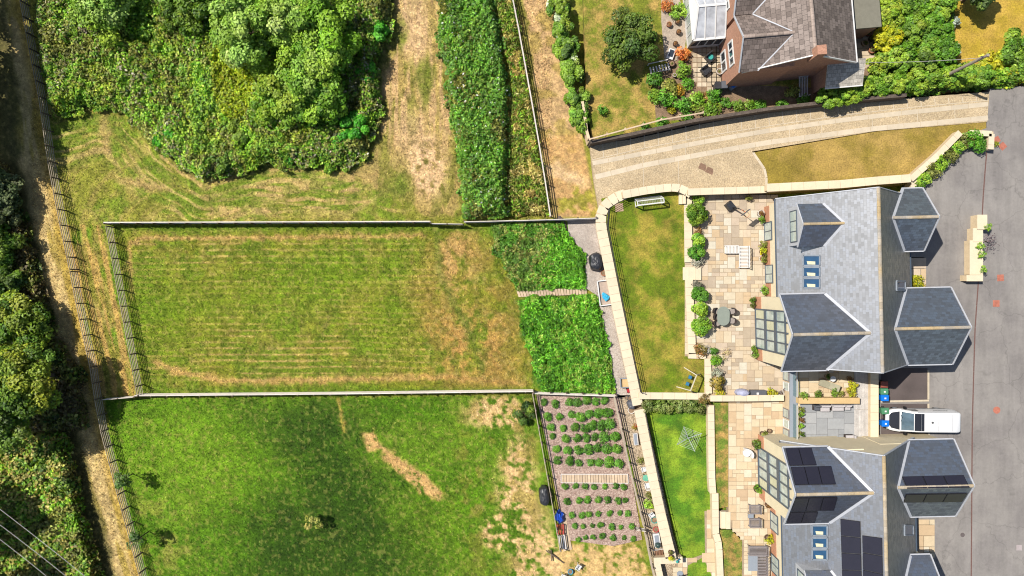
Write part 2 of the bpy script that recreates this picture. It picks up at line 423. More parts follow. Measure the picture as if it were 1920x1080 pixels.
m_brick = M('orange_brick', (216, 156, 120), rough=0.9, var=0.14, scale=4, fine=16, fvar=0.2)
m_brick2 = M('brown_brick', (198, 148, 122), rough=0.9, var=0.15, scale=4, fine=14, fvar=0.22)
m_frame = M('blue_grey_frame', (84, 97, 112), rough=0.4, var=0.05, spec=0.5)
m_black = M('black_metal', (30, 30, 32), rough=0.5, var=0.1, spec=0.4)
m_blackc = M('black_cover', (52, 53, 57), rough=0.42, var=0.25, scale=3, spec=0.5)
m_rail = M('weathered_rail', (196, 180, 158), rough=0.85, var=0.16, scale=3, fine=24, fvar=0.15, rand=0.16)
m_post = M('weathered_post', (120, 104, 88), rough=0.9, var=0.2, scale=4, rand=0.2)
m_rail2 = M('pale_rail', (236, 226, 210), rough=0.85, var=0.12, scale=3, fine=24, fvar=0.12, rand=0.1)
m_tim = M('grey_decking', (214, 208, 202), rough=0.8, var=0.14, scale=2, fine=16, fvar=0.16, rand=0.14)
m_path = M('pale_board', (222, 196, 164), rough=0.85, var=0.12, scale=3, rand=0.15)
m_grey = M('grey_plastic', (104, 106, 112), rough=0.5, var=0.06)
m_greyl = M('light_grey_panel', (160, 168, 178), rough=0.4, var=0.04, spec=0.5)
m_wick = M('grey_wicker', (170, 160, 152), rough=0.7, var=0.15, scale=12)
m_dkwick = M('dark_wicker', (74, 62, 58), rough=0.7, var=0.15, scale=12)
m_slatf = M('taupe_slat', (150, 142, 142), rough=0.6, var=0.1, rand=0.08)
m_solar = M('solar_cell', (44, 40, 50), rough=0.25, var=0.08, scale=1.2, spec=0.6)
m_solfr = M('solar_frame', (30, 28, 34), rough=0.4)
m_terra = M('terracotta', (192, 120, 84), rough=0.85, var=0.15, scale=6)
m_tanpot = M('tan_pot', (214, 186, 150), rough=0.85, var=0.12, scale=6)
m_whpot = M('white_pot', (240, 232, 220), rough=0.7, var=0.06)
m_dkpot = M('dark_pot', (84, 60, 50), rough=0.7, var=0.15)
m_green = M('green_lid', (90, 152, 112), rough=0.45, var=0.05)
m_blue = M('blue_lid', (24, 128, 240), rough=0.4, var=0.05)
m_brown = M('brown_lid', (164, 92, 74), rough=0.5, var=0.06)
m_tarp = M('blue_tarp', (40, 92, 210), rough=0.45, var=0.3, scale=5)
m_cyan = M('cyan_cover', (60, 184, 226), rough=0.5, var=0.2, scale=6)
m_red = M('faded_red', (214, 92, 72), rough=0.6, var=0.12, rand=0.1)
m_drain = M('brown_drain', (124, 92, 84), rough=0.7, var=0.15, scale=8)
m_cover = M('rusty_cover', (196, 122, 100), rough=0.8, var=0.2, scale=5)
m_teal = M('teal_plastic', (70, 180, 170), rough=0.5)
m_orange = M('orange_plastic', (226, 110, 70), rough=0.5)
def glass(name, rgb, rough=0.06):
    m, nt, b = new_mat(name)
    nt.links.new(tone(nt, D(*rgb), ramp01(nt, noise(nt, 1.5, 2), 0.75, 1.2)), b.inputs['Base Color'])
    b.inputs['Roughness'].default_value = rough; b.inputs['Specular IOR Level'].default_value = 0.8
    return m
m_pane = glass('pale_window_glass', (206, 218, 208))
m_paneb = glass('blue_window_glass', (44, 84, 120))
m_paned = glass('dark_window_glass', (60, 68, 78))
m_panec = glass('conservatory_panel', (206, 210, 216), 0.3)
m_blind = M('cream_blind', (226, 222, 186), rough=0.7)
def clear_glass():
    m, nt, b = new_mat('balustrade_glass')
    t = nt.nodes.new('ShaderNodeBsdfTransparent'); t.inputs[0].default_value = (0.86, 0.93, 0.92, 1)
    g = nt.nodes.new('ShaderNodeBsdfGlossy'); g.inputs['Roughness'].default_value = 0.03
    mx = nt.nodes.new('ShaderNodeMixShader'); mx.inputs[0].default_value = 0.12
    nt.links.new(t.outputs[0], mx.inputs[1]); nt.links.new(g.outputs[0], mx.inputs[2]); nt.links.new(mx.outputs[0], nt.nodes['Material Output'].inputs[0])
    return m
m_glass = clear_glass()

# ------------------------------------------------------------------ the ground: one sheet, colours of grass, straw and bare earth
FENCE_W = [(30, -60), (38, 0), (57, 100), (77, 200), (85, 270), (98, 345), (113, 420), (130, 500), (150, 600), (172, 700), (180, 760), (190, 810), (201, 850), (213, 900), (241, 1000), (262, 1080), (276, 1130)]
SCRUB = [(70, -60), (72, 0), (82, 100), (96, 180), (106, 226), (170, 206), (238, 214), (300, 288), (385, 345), (430, 330), (520, 310), (640, 320), (690, 290), (722, 205), (716, 130), (738, 30), (742, -60)]
TRACK = [(728, -60), (820, -60), (826, 60), (840, 180), (848, 300), (866, 380), (860, 408), (800, 402), (740, 360), (690, 350), (640, 330), (700, 296), (724, 210), (718, 130), (738, 20)]
def fence_x(y):
    return np.interp(y, [p[1] for p in FENCE_W], [p[0] for p in FENCE_W])
def paint(x, y):
    x = np.asarray(x, float); y = np.asarray(y, float)
    n1 = fbm(x, y, 70, 1); n2 = fbm(x, y, 26, 2); n3 = fbm(x, y, 9, 3, 3); n4 = fbm(x, y, 150, 4, 3)
    wx = x+(fbm(x, y, 30, 11)-.5)*34; wy = y+(fbm(x, y, 30, 12)-.5)*34
    sx = x+(n3-.5)*14; sy = y+(fbm(x, y, 9, 31, 3)-.5)*14
    STRAW = (212, 174, 112); OLIVE = (150, 146, 56); GREEN = (116, 150, 34); SAND = (228, 188, 138)
    c = np.zeros(np.shape(x)+(3,))+np.array(OLIVE, float)
    c = bl(c, GREEN, sst(.45, .6, n1))
    # mown meadow round the scrub
    dS = segdist(x, y, SCRUB, True)
    up = (y < 425).astype(float)
    c = bl(c, (152, 158, 58), up*0.5)
    c = bl(c, (206, 170, 104), up*sst(.52, .68, n2*.5+n1*.5)*0.5)
    st = vnoise(x+wx*0.2, wy, 1, 5); st = fbm(x*0.09+40, y+(n1-.5)*14, 7, 6, 3)
    ring = up*(1-sst(70, 105, dS))*sst(3, 9, dS)*(y > 195)
    mow = fbm(dS+(n1-.5)*16, (x+y)*0.05, 6.5, 33, 3)
    c = bl(c, (222, 192, 126), ring*sst(.50, .62, mow)*0.7); c = bl(c, (112, 140, 40), ring*sst(.50, .38, mow)*0.5 if False else ring*(1-sst(.36, .48, mow))*0.6)
    band = pmask(wx, wy, [(380, 345), (740, 318), (760, 395), (600, 410), (380, 400)], 14)
    c = bl(c, (222, 186, 124), band*sst(.46, .62, st)*0.85)
    c = bl(c, (120, 140, 42), up*sst(.5, .62, fbm(x, y, 40, 13))*band*0.5)
    c = bl(c, (216, 178, 120), emask(sx, sy, 262, 344, 46, 9, .6, .25)*0.8)
    c = bl(c, (214, 176, 118), emask(sx, sy, 196, 252, 10, 40, .6, -.1)*0.7)
    c = bl(c, (214, 180, 120), np.exp(-(segdist(sx, sy, [(300, 292), (345, 325), (378, 345)])/4)**2)*0.9)
    c = bl(c, (210, 172, 112), np.exp(-(segdist(sx, sy, [(395, 343), (480, 320), (560, 316), (640, 324)])/4)**2)*0.8)
    # wheel and mower arcs at the west end
    R = np.hypot(x-330, (y-470)*0.95); arc = pmask(x, y, [(110, 250), (330, 330), (330, 415), (205, 415), (250, 735), (190, 735), (115, 420)], 10)
    c = bl(c, (188, 168, 92), arc*sst(.5, .7, fbm(R, n1*20, 6, 8, 2))*0.6)
    lane = x-fence_x(y)
    west = ((lane > 0) & (lane < 75) & (y > 420) & (y < 745)).astype(float)
    c = bl(c, (208, 170, 96), west*sst(.44, .6, fbm(lane, y*0.06, 6, 9, 3))*0.9)
    # dirt track
    tm = pmask(wx, wy, TRACK, 7)
    c = bl(c, (206, 172, 112), tm*0.75)
    c = bl(c, (138, 138, 56), tm*sst(.5, .6, fbm(x, y*0.35, 24, 10))*0.75)
    c = bl(c, SAND, tm*sst(.46, .58, fbm(x, y*0.07, 6, 14, 3))*0.8*(1-sst(230, 330, y)))
    c = bl(c, (234, 196, 148), emask(wx, wy, 775, 40, 28, 75, .35)*0.8)
    c = bl(c, (238, 198, 150), emask(sx, sy, 802, 312, 36, 62, .4, -.15)*sst(.34, .46, n3)*0.95)
    c = bl(c, (232, 196, 146), emask(sx, sy, 770, 245, 28, 40, .5)*0.6)
    c = bl(c, (122, 136, 46), emask(wx, wy, 795, 150, 14, 46, .5)*0.8)
    c = bl(c, (118, 140, 44), emask(wx, wy, 745, 345, 22, 26, .6)*0.7)
    c = bl(c, (128, 142, 50), emask(wx, wy, 750, 60, 9, 34, .5)*0.7)
    # walled middle field: mown in stripes
    mid = pmask(x, y, [(212, 420), (985, 418), (1005, 742), (262, 745)], 3)
    c = bl(c, (140, 146, 42), mid); c = bl(c, (114, 142, 34), mid*sst(.44, .58, n1*.6+n2*.4)*0.75); c = bl(c, (176, 154, 74), mid*sst(.54, .66, fbm(x, y, 34, 61))*0.55)
    ys = y+(fbm(x, y, 120, 15, 2)-.5)*8
    ph = np.abs(((ys-446)/11.6) % 1-.5)*2
    stripe = sst(.55, .95, ph)*pmask(wx, wy, [(240, 432), (640, 440), (840, 470), (800, 700), (440, 720), (265, 700)], 25)
    stripe *= sst(.28, .54, fbm(x*0.35, y, 18, 16))*(.45+.55*sst(.25, .5, n3))
    c = bl(c, (208, 176, 106), mid*stripe*0.95)
    c = bl(c, (120, 134, 38), mid*sst(.55, .9, 1-ph)*0.35)
    c = bl(c, (216, 172, 108), mid*np.exp(-(segdist(sx, sy, [(246, 560), (242, 456), (270, 446), (500, 446), (790, 440)])/5)**2)*0.8)
    c = bl(c, (218, 174, 108), mid*np.exp(-(segdist(sx, sy, [(288, 676), (330, 695), (420, 716), (600, 712), (840, 706), (980, 722)])/7)**2)*0.85)
    c = bl(c, (172, 142, 70), mid*sst(.42, .6, fbm(wx, wy, 60, 17))*emask(wx, wy, 880, 610, 105, 190, .4)*0.65)
    c = bl(c, (206, 164, 102), mid*emask(sx, sy, 855, 490, 44, 80, .7)*sst(.38, .58, n3*.5+n2*.5)*0.9)
    c = bl(c, (200, 152, 88), mid*emask(sx, sy, 880, 650, 90, 80, .8)*sst(.42, .6, n3*.5+n2*.5)*0.8)
    c = bl(c, (104, 122, 44), mid*np.exp(-(segdist(sx, sy, [(818, 430), (826, 520), (880, 620), (905, 690)])/8)**2)*0.6)
    for e in ((300, 560, 70, 60), (520, 560, 150, 60), (340, 575, 80, 24), (735, 610, 50, 70), (640, 500, 120, 40), (330, 640, 60, 30)):
        c = bl(c, (116, 146, 28), mid*emask(wx, wy, *e, .7)*0.55)
    c = bl(c, (104, 132, 32), mid*np.clip(np.exp(-((y-428)/7)**2)+np.exp(-((y-733)/8)**2), 0, 1)*0.7)
    # lower field
    low = pmask(x, y, [(196, 748), (1008, 742), (1060, 1100), (268, 1100)], 3)
    c = bl(c, (92, 134, 22), low); c = bl(c, (120, 152, 38), low*sst(.45, .65, n1)*0.6)
    dk = pmask(x+(n1-.5)*150, y+(n2-.5)*90, [(440, 770), (640, 765), (700, 860), (770, 960), (860, 1010), (880, 1110), (430, 1110), (440, 990), (540, 900), (480, 840)], 62)*(.6+.5*n2)
    c = bl(c, (50, 80, 15), low*np.clip(dk, 0, 1)*0.95); c = bl(c, (56, 86, 20), low*emask(wx, wy, 590, 790, 110, 36, .8)*0.5)
    c = bl(c, (150, 190, 50), low*np.exp(-(segdist(sx, y, [(300, 900), (480, 870), (600, 850), (690, 846)])/3)**2)*0.4*sst(.3, .6, n2))
    c = bl(c, (150, 186, 50), low*np.exp(-(segdist(sx, y, [(360, 890), (560, 888), (720, 874), (860, 885)])/3)**2)*0.4*sst(.3, .6, n2))
    R2 = np.hypot(x-560, y-960); c = bl(c, (160, 190, 66), low*sst(.56, .7, fbm(R2, n1*10, 7, 18, 2))*(1-sst(330, 480, x))*0.3)
    c = bl(c, (176, 170, 80), low*sst(.55, .68, n2)*emask(wx, wy, 290, 1010, 70, 90, .6)*0.7)
    c = bl(c, (128, 168, 34), low*emask(wx, wy, 360, 850, 150, 100, .8)*0.55); c = bl(c, (122, 160, 30), low*emask(wx, wy, 830, 1000, 90, 90, .8)*0.4)
    dp = pmask(sx, sy, [(678, 812), (700, 806), (714, 834), (742, 852), (800, 892), (834, 926), (822, 940), (788, 926), (752, 890), (720, 866), (714, 846), (686, 842)], 6)
    c = bl(c, (220, 178, 114), low*dp*sst(.22, .42, n3))
    c = bl(c, (206, 172, 86), low*np.exp(-(segdist(sx, sy, [(632, 742), (640, 778), (647, 806)])/4)**2)*0.8)
    dry = np.clip(emask(wx, wy, 930, 772, 62, 34, .4)+emask(wx, wy, 968, 900, 34, 90, .5)+emask(wx, wy, 985, 1000, 50, 60, .5)+emask(wx, wy, 925, 1000, 26, 34, .5)+emask(wx, wy, 1020, 1060, 60, 40, .5), 0, 1)
    c = bl(c, (228, 190, 134), low*dry*sst(.36, .52, n3*.6+n2*.4))
    c = bl(c, (150, 140, 60), low*sst(.5, .62, n2)*emask(wx, wy, 940, 900, 90, 200, .4)*0.6)
    # soil under the scrub and the west verge
    c = bl(c, (104, 112, 46), pmask(wx, wy, SCRUB, 5)); c = bl(c, (160, 146, 30), emask(wx, wy, 448, 150, 30, 70, .4)*0.7)
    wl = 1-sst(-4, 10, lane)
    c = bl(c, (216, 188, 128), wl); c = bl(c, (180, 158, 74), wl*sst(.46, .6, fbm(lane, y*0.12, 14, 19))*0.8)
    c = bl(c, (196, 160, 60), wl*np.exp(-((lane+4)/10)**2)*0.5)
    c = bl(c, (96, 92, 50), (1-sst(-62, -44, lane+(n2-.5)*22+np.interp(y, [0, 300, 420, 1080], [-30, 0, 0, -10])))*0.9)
    # strip between the bramble and the lane
    s2 = pmask(x, y, [(972, -60), (1036, -60), (1092, 262), (1122, 408), (1032, 408)], 4)
    c = bl(c, (216, 178, 126), s2); c = bl(c, (176, 154, 78), s2*sst(.48, .62, n2)*0.7)
    c = bl(c, (206, 160, 98), s2*pmask(wx, wy, [(1015, 262), (1090, 250), (1120, 400), (1038, 404)], 6)*0.6)
    c = bl(c, (240, 202, 152), s2*np.clip(emask(wx, wy, 1070, 330, 34, 14, .5, .4)+emask(wx, wy, 1034, 312, 14, 12, .5), 0, 1)*0.9)
    c = bl(c, (160, 158, 54), s2*pmask(wx, wy, [(1040, 345), (1116, 350), (1118, 404), (1040, 404)], 10)*sst(.46, .56, n2)*0.8)
    c = bl(c, (128, 124, 52), pmask(wx, wy, [(815, -60), (972, -60), (1030, 405), (868, 408)], 4)*0.9)
    c = bl(c, (196, 160, 96), pmask(wx, wy, [(962, 20), (972, 20), (1030, 400), (955, 400), (948, 250)], 5)*sst(.4, .6, n2)*0.7)
    # ground under the two rough plots
    for pl in ([(922, 420), (1062, 415), (1100, 470), (1100, 542), (968, 546)], [(972, 555), (1118, 553), (1156, 738), (1008, 738)]):
        c = bl(c, (98, 136, 34), pmask(wx, wy, pl, 4))
    c = bl(c, (214, 178, 118), pmask(wx, wy, [(1050, 1020), (1200, 1015), (1232, 1100), (1050, 1100)], 6)*sst(.3, .5, n3))
    # scattered flecks of straw and random lighter and darker tones over all grass
    c = c*(0.78+0.42*n3[..., None])*(0.88+.24*vnoise(x, y, 3.1, 51)[..., None]); c = bl(c, (206, 182, 116), sst(.66, .8, vnoise(x, y, 4.2, 21))*0.35)
    return np.clip(c, 8, 250)

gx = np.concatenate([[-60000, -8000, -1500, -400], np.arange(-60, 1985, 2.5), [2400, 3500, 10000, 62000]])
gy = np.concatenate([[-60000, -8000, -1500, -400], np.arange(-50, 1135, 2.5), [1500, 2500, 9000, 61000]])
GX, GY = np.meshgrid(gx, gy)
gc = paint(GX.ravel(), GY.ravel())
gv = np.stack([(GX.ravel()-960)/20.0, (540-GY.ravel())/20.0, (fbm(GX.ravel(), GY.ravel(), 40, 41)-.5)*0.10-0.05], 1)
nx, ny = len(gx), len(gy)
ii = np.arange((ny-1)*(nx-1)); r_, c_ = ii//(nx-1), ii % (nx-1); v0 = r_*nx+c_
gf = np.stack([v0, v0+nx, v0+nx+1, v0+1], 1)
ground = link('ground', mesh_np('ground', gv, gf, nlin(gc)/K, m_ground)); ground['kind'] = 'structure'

def sheet(name, pts, z, mat, th=1.5, label=None):
    """a raised piece of ground with sides; z is a level or 'lane'"""
    if z == 'lane' or isinstance(z, tuple):
        dz = 0.0 if z == 'lane' else z[1]
        vs = [WL(x, y, dz) for x, y in pts]
    else: vs = [W(x, y, z) for x, y in pts]
    b = MB(); b.prism([(v.x, v.y) for v in vs], 0, 1)
    xs = {(round(v.x, 5), round(v.y, 5)): v.z for v in vs}; n = len(vs)
    b.v = [(x, y, xs[(round(x, 5), round(y, 5))] if h == 1 else xs[(round(x, 5), round(y, 5))]-th) for x, y, h in b.v]
    o = b.build(name, mat); o['kind'] = 'structure'
    if label: o['label'] = label
    return o

LANE = [(1106, 272), (1180, 262), (1300, 236), (1440, 210), (1600, 192), (1856, 172), (1856, 228), (1640, 246), (1410, 284), (1437, 320), (1437, 362), (1300, 366), (1160, 372), (1124, 400), (1112, 330)]
sheet('lane', LANE, 'lane', m_setts)
sheet('verge', [(1412, 286), (1640, 247), (1849, 229), (1850, 256), (1800, 252), (1722, 330), (1700, 345), (1438, 364), (1438, 322)], 'lane', m_verge)
sheet('driveway', [(1856, 165), (2100, 150), (2150, 1300), (1700, 1300), (1645, 840), (1645, 700), (1700, 560), (1716, 340), (1780, 265), (1850, 240)], DR, m_asph, 3)
for nm, pts in (('parking_pad', [(1652, 690), (1739, 690), (1739, 750), (1652, 750)]), ('parking_pad', [(1652, 757), (1739, 757), (1739, 830), (1652, 830)])):
    sheet(nm, pts, DR+0.004, m_asph2, 0.05)
sheet('lawn', [(1128, 372), (1180, 362), (1285, 358), (1285, 660), (1326, 660), (1326, 746), (1200, 746), (1160, 570)], LW, m_lawn)
sheet('lower_lawn', [(1204, 744), (1340, 744), (1340, 1100), (1290, 1100), (1268, 1010)], 0.15, m_lawn2)
sheet('planting_strip', [(1338, 752), (1366, 752), (1366, 950), (1340, 955)], 0.75, m_strip)
sheet('planting_strip', [(1346, 994), (1372, 994), (1392, 1015), (1392, 1100), (1346, 1100)], 0.75, m_strip)
sheet('gravel_path', [(1064, 412), (1126, 408), (1150, 560), (1200, 745), (1152, 745), (1128, 585), (1118, 553), (1098, 540), (1096, 476), (1066, 440)], 0.02, m_gravel, 0.3)
sheet('side_path', [(1157, 741), (1204, 741), (1262, 1000), (1290, 1100), (1232, 1100)], 0.02, m_dust, 0.3)
sheet('mulch_bed', [(1006, 741), (1158, 741), (1204, 1012), (1150, 1024), (1060, 1012)], 0.025, m_mulch, 0.3)
sheet('old_garden', [(1092, -60), (1560, -60), (1560, 190), (1440, 205), (1300, 230), (1110, 262), (1100, 200)], 0.9, M('garden_grass', (122, 130, 36), rough=0.95, var=0.25, scale=1.0, fine=8, fvar=0.34, bmp=0.6, rgb2=(188, 158, 84), s2=0.8), 1.5)
sheet('old_garden_path', [(1240, -60), (1262, -60), (1288, 60), (1282, 105), (1255, 122), (1246, 110), (1240, 40)], 0.905, M('worn_path', (190, 172, 152), var=0.15, scale=2, fine=14, fvar=0.25, bmp=0.5), 0.3)
sheet('flower_bed', [(1255, 120), (1300, 95), (1290, -60), (1320, -60), (1330, 95), (1300, 140), (1345, 165), (1420, 160), (1540, 165), (1540, 190), (1400, 216), (1230, 228), (1225, 150)], 0.905, m_soil, 0.3)
sheet('neighbour_ground', [(1560, -60), (2000, -60), (2000, 158), (1850, 165), (1700, 180), (1560, 190)], 1.3, m_soil, 1.5)
sheet('golden_lawn', [(1782, 4), (2000, -20), (2000, 130), (1800, 130), (1778, 90)], 1.306, m_gold, 0.3)
# ------------------------------------------------------------------ paving made of single slabs
_slabs = {}
def slab_mesh(w, h, mat, th=0.05):
    k = (round(w, 3), round(h, 3), mat.name, th)
    if k not in _slabs:
        b = MB(); c = 0.012
        pr = [(-w/2, -h/2), (w/2, -h/2), (w/2, h/2), (-w/2, h/2)]; pi = [(-w/2+c, -h/2+c), (w/2-c, -h/2+c), (w/2-c, h/2-c), (-w/2+c, h/2-c)]
        vs = [(x, y, -th) for x, y in pr]+[(x, y, -c) for x, y in pr]+[(x, y, 0) for x, y in pi]
        fs = [(8, 9, 10, 11)]+[(i, (i+1) % 4, 4+(i+1) % 4, 4+i) for i in range(4)]+[(4+i, 4+(i+1) % 4, 8+(i+1) % 4, 8+i) for i in range(4)]
        _slabs[k] = b.add(vs, fs).mesh('slab', mat)
    return _slabs[k]
def pave(name, pts, z, mat, joint, cell=0.42, sizes=None, seed=1, rz=0.0, piece='paving_slab', gap=0.03):
    base = sheet(name, pts, z-0.02, joint, 1.2)
    r = random.Random(seed); sizes = sizes or [(1, 1), (2, 1), (1, 2), (2, 2), (2, 2), (2, 1), (3, 2), (2, 3)]
    poly = [W(x, y, z) for x, y in pts]; P = [(p.x, p.y) for p in poly]
    x0, x1 = min(p[0] for p in P), max(p[0] for p in P); y0, y1 = min(p[1] for p in P), max(p[1] for p in P)
    nx, ny = int((x1-x0)/cell)+1, int((y1-y0)/cell)+1
    cxs = x0+(np.arange(nx)+.5)*cell; cys = y0+(np.arange(ny)+.5)*cell
    CX, CY = np.meshgrid(cxs, cys, indexing='ij'); ok = inpoly(CX, CY, P)
    for i in range(nx):
        for j in range(ny):
            if not ok[i, j]: continue
            ch = sizes[:]; r.shuffle(ch); ch.append((1, 1))
            for a, b in ch:
                if i+a <= nx and j+b <= ny and ok[i:i+a, j:j+b].all(): break
            ok[i:i+a, j:j+b] = False
            link(piece, slab_mesh(a*cell-gap, b*cell-gap, mat), base, (x0+(i+a/2)*cell, y0+(j+b/2)*cell, z+r.uniform(-.004, .004)))
    return base
pave('patio', [(1284, 368), (1456, 368), (1456, 540), (1284, 540)], GL, m_sand, m_joint, 0.36, seed=3)
pave('lower_patio', [(1284, 540), (1456, 540), (1456, 552), (1440, 562), (1440, 670), (1470, 690), (1478, 745), (1322, 745), (1322, 668), (1284, 668)], GL, m_sand, m_joint, 0.36, seed=23)
pave('garden_patio', [(1366, 750), (1482, 750), (1482, 910), (1366, 910)], GL, m_sand2, m_joint, 0.36, seed=8)
pave('sofa_patio', [(1366, 910), (1482, 910), (1482, 1100), (1392, 1100), (1392, 1012), (1372, 992), (1366, 950)], GL, m_sand2, m_joint, 0.36, seed=28)
pave('stepping_path', [(1321, 958), (1338, 958), (1340, 1090), (1318, 1045), (1290, 1060), (1284, 1100), (1262, 1100), (1268, 1046), (1300, 1046), (1322, 1038)], 0.2, m_sand2, m_joint, 0.45, seed=5)
pave('old_terrace', [(1298, 96), (1368, 70), (1368, 160), (1330, 172), (1300, 150)], 0.92, m_oldpave, m_oldjoint, 0.45, sizes=[(1, 1)], seed=4, gap=0.06)
pave('side_yard', [(1606, 36), (1650, 30), (1648, 120), (1612, 128)], 1.32, m_oldpave, m_joint, 0.6, sizes=[(1, 1), (2, 1)], seed=6)
pave('entrance_path', [(1706, 482), (1733, 482), (1733, 545), (1706, 545)], DR+0.02, m_sand, m_joint, 0.5, seed=9)
pave('entrance_path', [(1722, 976), (1748, 976), (1748, 1046), (1722, 1046)], DR+0.02, m_sand2, m_joint, 0.5, seed=10)
# ------------------------------------------------------------------ polyline helpers, walls, fences
def densify(pts, step):
    """points every `step` metres along a 3D polyline"""
    out = [pts[0].copy()]; acc = 0.0
    for a, b in zip(pts, pts[1:]):
        L = (b-a).length
        if L < 1e-6: continue
        d = (b-a)/L; t = step-acc
        while t <= L: out.append(a+d*t); t += step
        acc = L-(t-step)
    if (out[-1]-pts[-1]).length > step*0.3: out.append(pts[-1].copy())
    else: out[-1] = pts[-1].copy()
    return out
def offset_poly(pts, w):
    L, R = [], []
    for i, p in enumerate(pts):
        d1 = (p-pts[i-1]).normalized() if i else None; d2 = (pts[i+1]-p).normalized() if i < len(pts)-1 else None
        d = ((d1 or d2)+(d2 or d1)).normalized(); n = Vector((-d.y, d.x, 0)); n.normalize()
        k = 1.0/max(0.5, (n.dot(Vector((-(d1 or d2).y, (d1 or d2).x, 0)).normalized())))
        L.append(p+n*w/2*k); R.append(p-n*w/2*k)
    return L, R
def strip(b, pts, w, z0f, z1f):
    """solid strip of width w along pts between heights z0f(p), z1f(p)"""
    L, R = offset_poly(pts, w); n = len(pts); vs = []
    for i, p in enumerate(pts):
        z0, z1 = z0f(p), z1f(p)
        vs += [(L[i].x, L[i].y, z0), (R[i].x, R[i].y, z0), (R[i].x, R[i].y, z1), (L[i].x, L[i].y, z1)]
    fs = [(0, 1, 2, 3), tuple((n-1)*4+k for k in (3, 2, 1, 0))]
    for i in range(n-1):
        a, c = i*4, i*4+4
        fs += [(a+3, a+2, c+2, c+3), (a+1, a, c, c+1), (a+2, a+1, c+1, c+2), (a, a+3, c+3, c)]
    return b.add(vs, fs)
def wall(label, px, z0, z1, w, body, cope=None, cw=None, ct=0.09, step=0.75, cat='wall', name='garden_wall', zf=None):
    """px path is where the top centre line is seen; z1 a level or list"""
    zs = z1 if isinstance(z1, (list, tuple)) else [z1]*len(px)
    pts = [W(x, y, z) for (x, y), z in zip(px, zs)]
    o = thing(name, label, cat, (pts[0].x, pts[0].y, z0)); org = Vector(o.location)
    loc = [p-org for p in pts]
    b = MB(); strip(b, loc, w, lambda p: 0.0, lambda p: p.z-(ct if cope else 0)); b.build('wall_body', body, o)
    if cope:
        ds = densify(loc, step); g = 0.008
        for a, c in zip(ds, ds[1:]):
            d = (c-a).normalized(); b = MB()
            strip(b, [a+d*g, c-d*g], cw or w+0.08, lambda p: p.z-ct, lambda p: p.z); b.build('coping_stone', cope, o)
    return o
def fence(label, px, z0, h, n=5, sp=1.5, rail=None, post=None, rw=0.035, rh=0.075, pw=0.10, name='post_and_rail_fence', gap=None, cat='fence', bot=0.18, side=1):
    """px = where the top rail is seen; rails and posts are single pieces"""
    rail = rail or m_rail; post = post or m_post
    pts = [W(x, y, z0+h) for x, y in px]
    o = thing(name, label, cat, (pts[0].x, pts[0].y, z0)); org = Vector((pts[0].x, pts[0].y, z0+h))
    ds = densify([p-org for p in pts], sp); rr = random.Random(len(label))
    for p in ds:
        stick('post', (p.x, p.y, -0.1), (p.x, p.y, h+0.04), pw, pw, post, o)
    k = 0
    while k < len(ds)-1:
        m = min(k+2, len(ds)-1)
        for j in range(n):
            z = bot+(h-bot-rh/2)*j/(n-1) if n > 1 else h
            j1, j2 = rr.uniform(-.012, .012), rr.uniform(-.012, .012)
            for q in range(k, m) if (ds[m]-ds[k]).length < 0.985*sum((ds[i+1]-ds[i]).length for i in range(k, m)) else (k,):
                e = q+1 if q+1 <= m and (ds[m]-ds[k]).length < 0.985*sum((ds[i+1]-ds[i]).length for i in range(k, m)) else m
                a, b = ds[q], ds[e]; d = (b-a).normalized(); nn = Vector((-d.y, d.x, 0))*(pw/2+rw/2)*-side
                stick('rail', (a.x+nn.x, a.y+nn.y, z+j1), (b.x+nn.x, b.y+nn.y, z+j2), rw, rh, rail, o)
        k = m
    return o

# ---- the field fences
fence('long weathered post and rail fence along the tree-lined western path, upper half to the gateway', FENCE_W[:8]+[(131, 505)], 0, 1.25)
fence('long weathered post and rail fence along the tree-lined western path, lower half', [(132, 509)]+FENCE_W[8:], 0, 1.25)
fence('short slanting rail fence closing the west end of the striped field', [(199, 424), (258, 742)], 0, 1.25)
fence('pale-topped rail fence along the upper side of the striped field', [(194, 419), (500, 418), (806, 417)], 0, 1.2, rail=m_rail2, rw=0.10, side=-1)
fence('pale-topped rail fence running from the field gate to the stone lawn wall', [(870, 414), (960, 412), (1062, 409), (1118, 407)], 0, 1.2, rail=m_rail2, rw=0.07)
fence('pale-topped rail fence between the striped field and the green lower field', [(252, 744), (600, 741), (1000, 736)], 0, 1.2, rail=m_rail2, rw=0.10, side=-1)
fence('pale rail fence along the top of the mulched shrub bed', [(1002, 736), (1156, 741)], 0, 1.1, rail=m_rail2, rw=0.1)
fence('pale four-rail fence along the dirt track beside the bramble strip', [(960, -20), (965, 0), (983, 100), (1001, 200), (1020, 310), (1034, 404)], 0, 1.2, n=4, sp=1.8, rail=m_rail2, rw=0.07)
fence('brown rail fence on the left side of the mulched shrub bed', [(1000, 738), (1018, 840), (1036, 940), (1052, 1034)], 0, 1.2, n=4, sp=1.6, rw=0.06)
fence('brown rail fence on the right of the mulched bed, above the gate', [(1154, 744), (1175, 840), (1196, 930), (1211, 992)], 0, 1.2, n=4, sp=1.6, rw=0.06)
fence('brown rail fence below the small gate at the side path', [(1213, 1002), (1222, 1050), (1236, 1110)], 0, 1.2, n=4, sp=1.6, rw=0.06)
fence('black metal railing on the wall of the football lawn', [(1172, 374), (1156, 378), (1145, 388), (1140, 400), (1141, 420), (1158, 510), (1178, 610), (1205, 738)], LW+0.1, 1.05, n=4, sp=1.6, rail=m_black, post=m_black, rw=0.03, rh=0.04, pw=0.05, name='metal_railing', cat='railing')
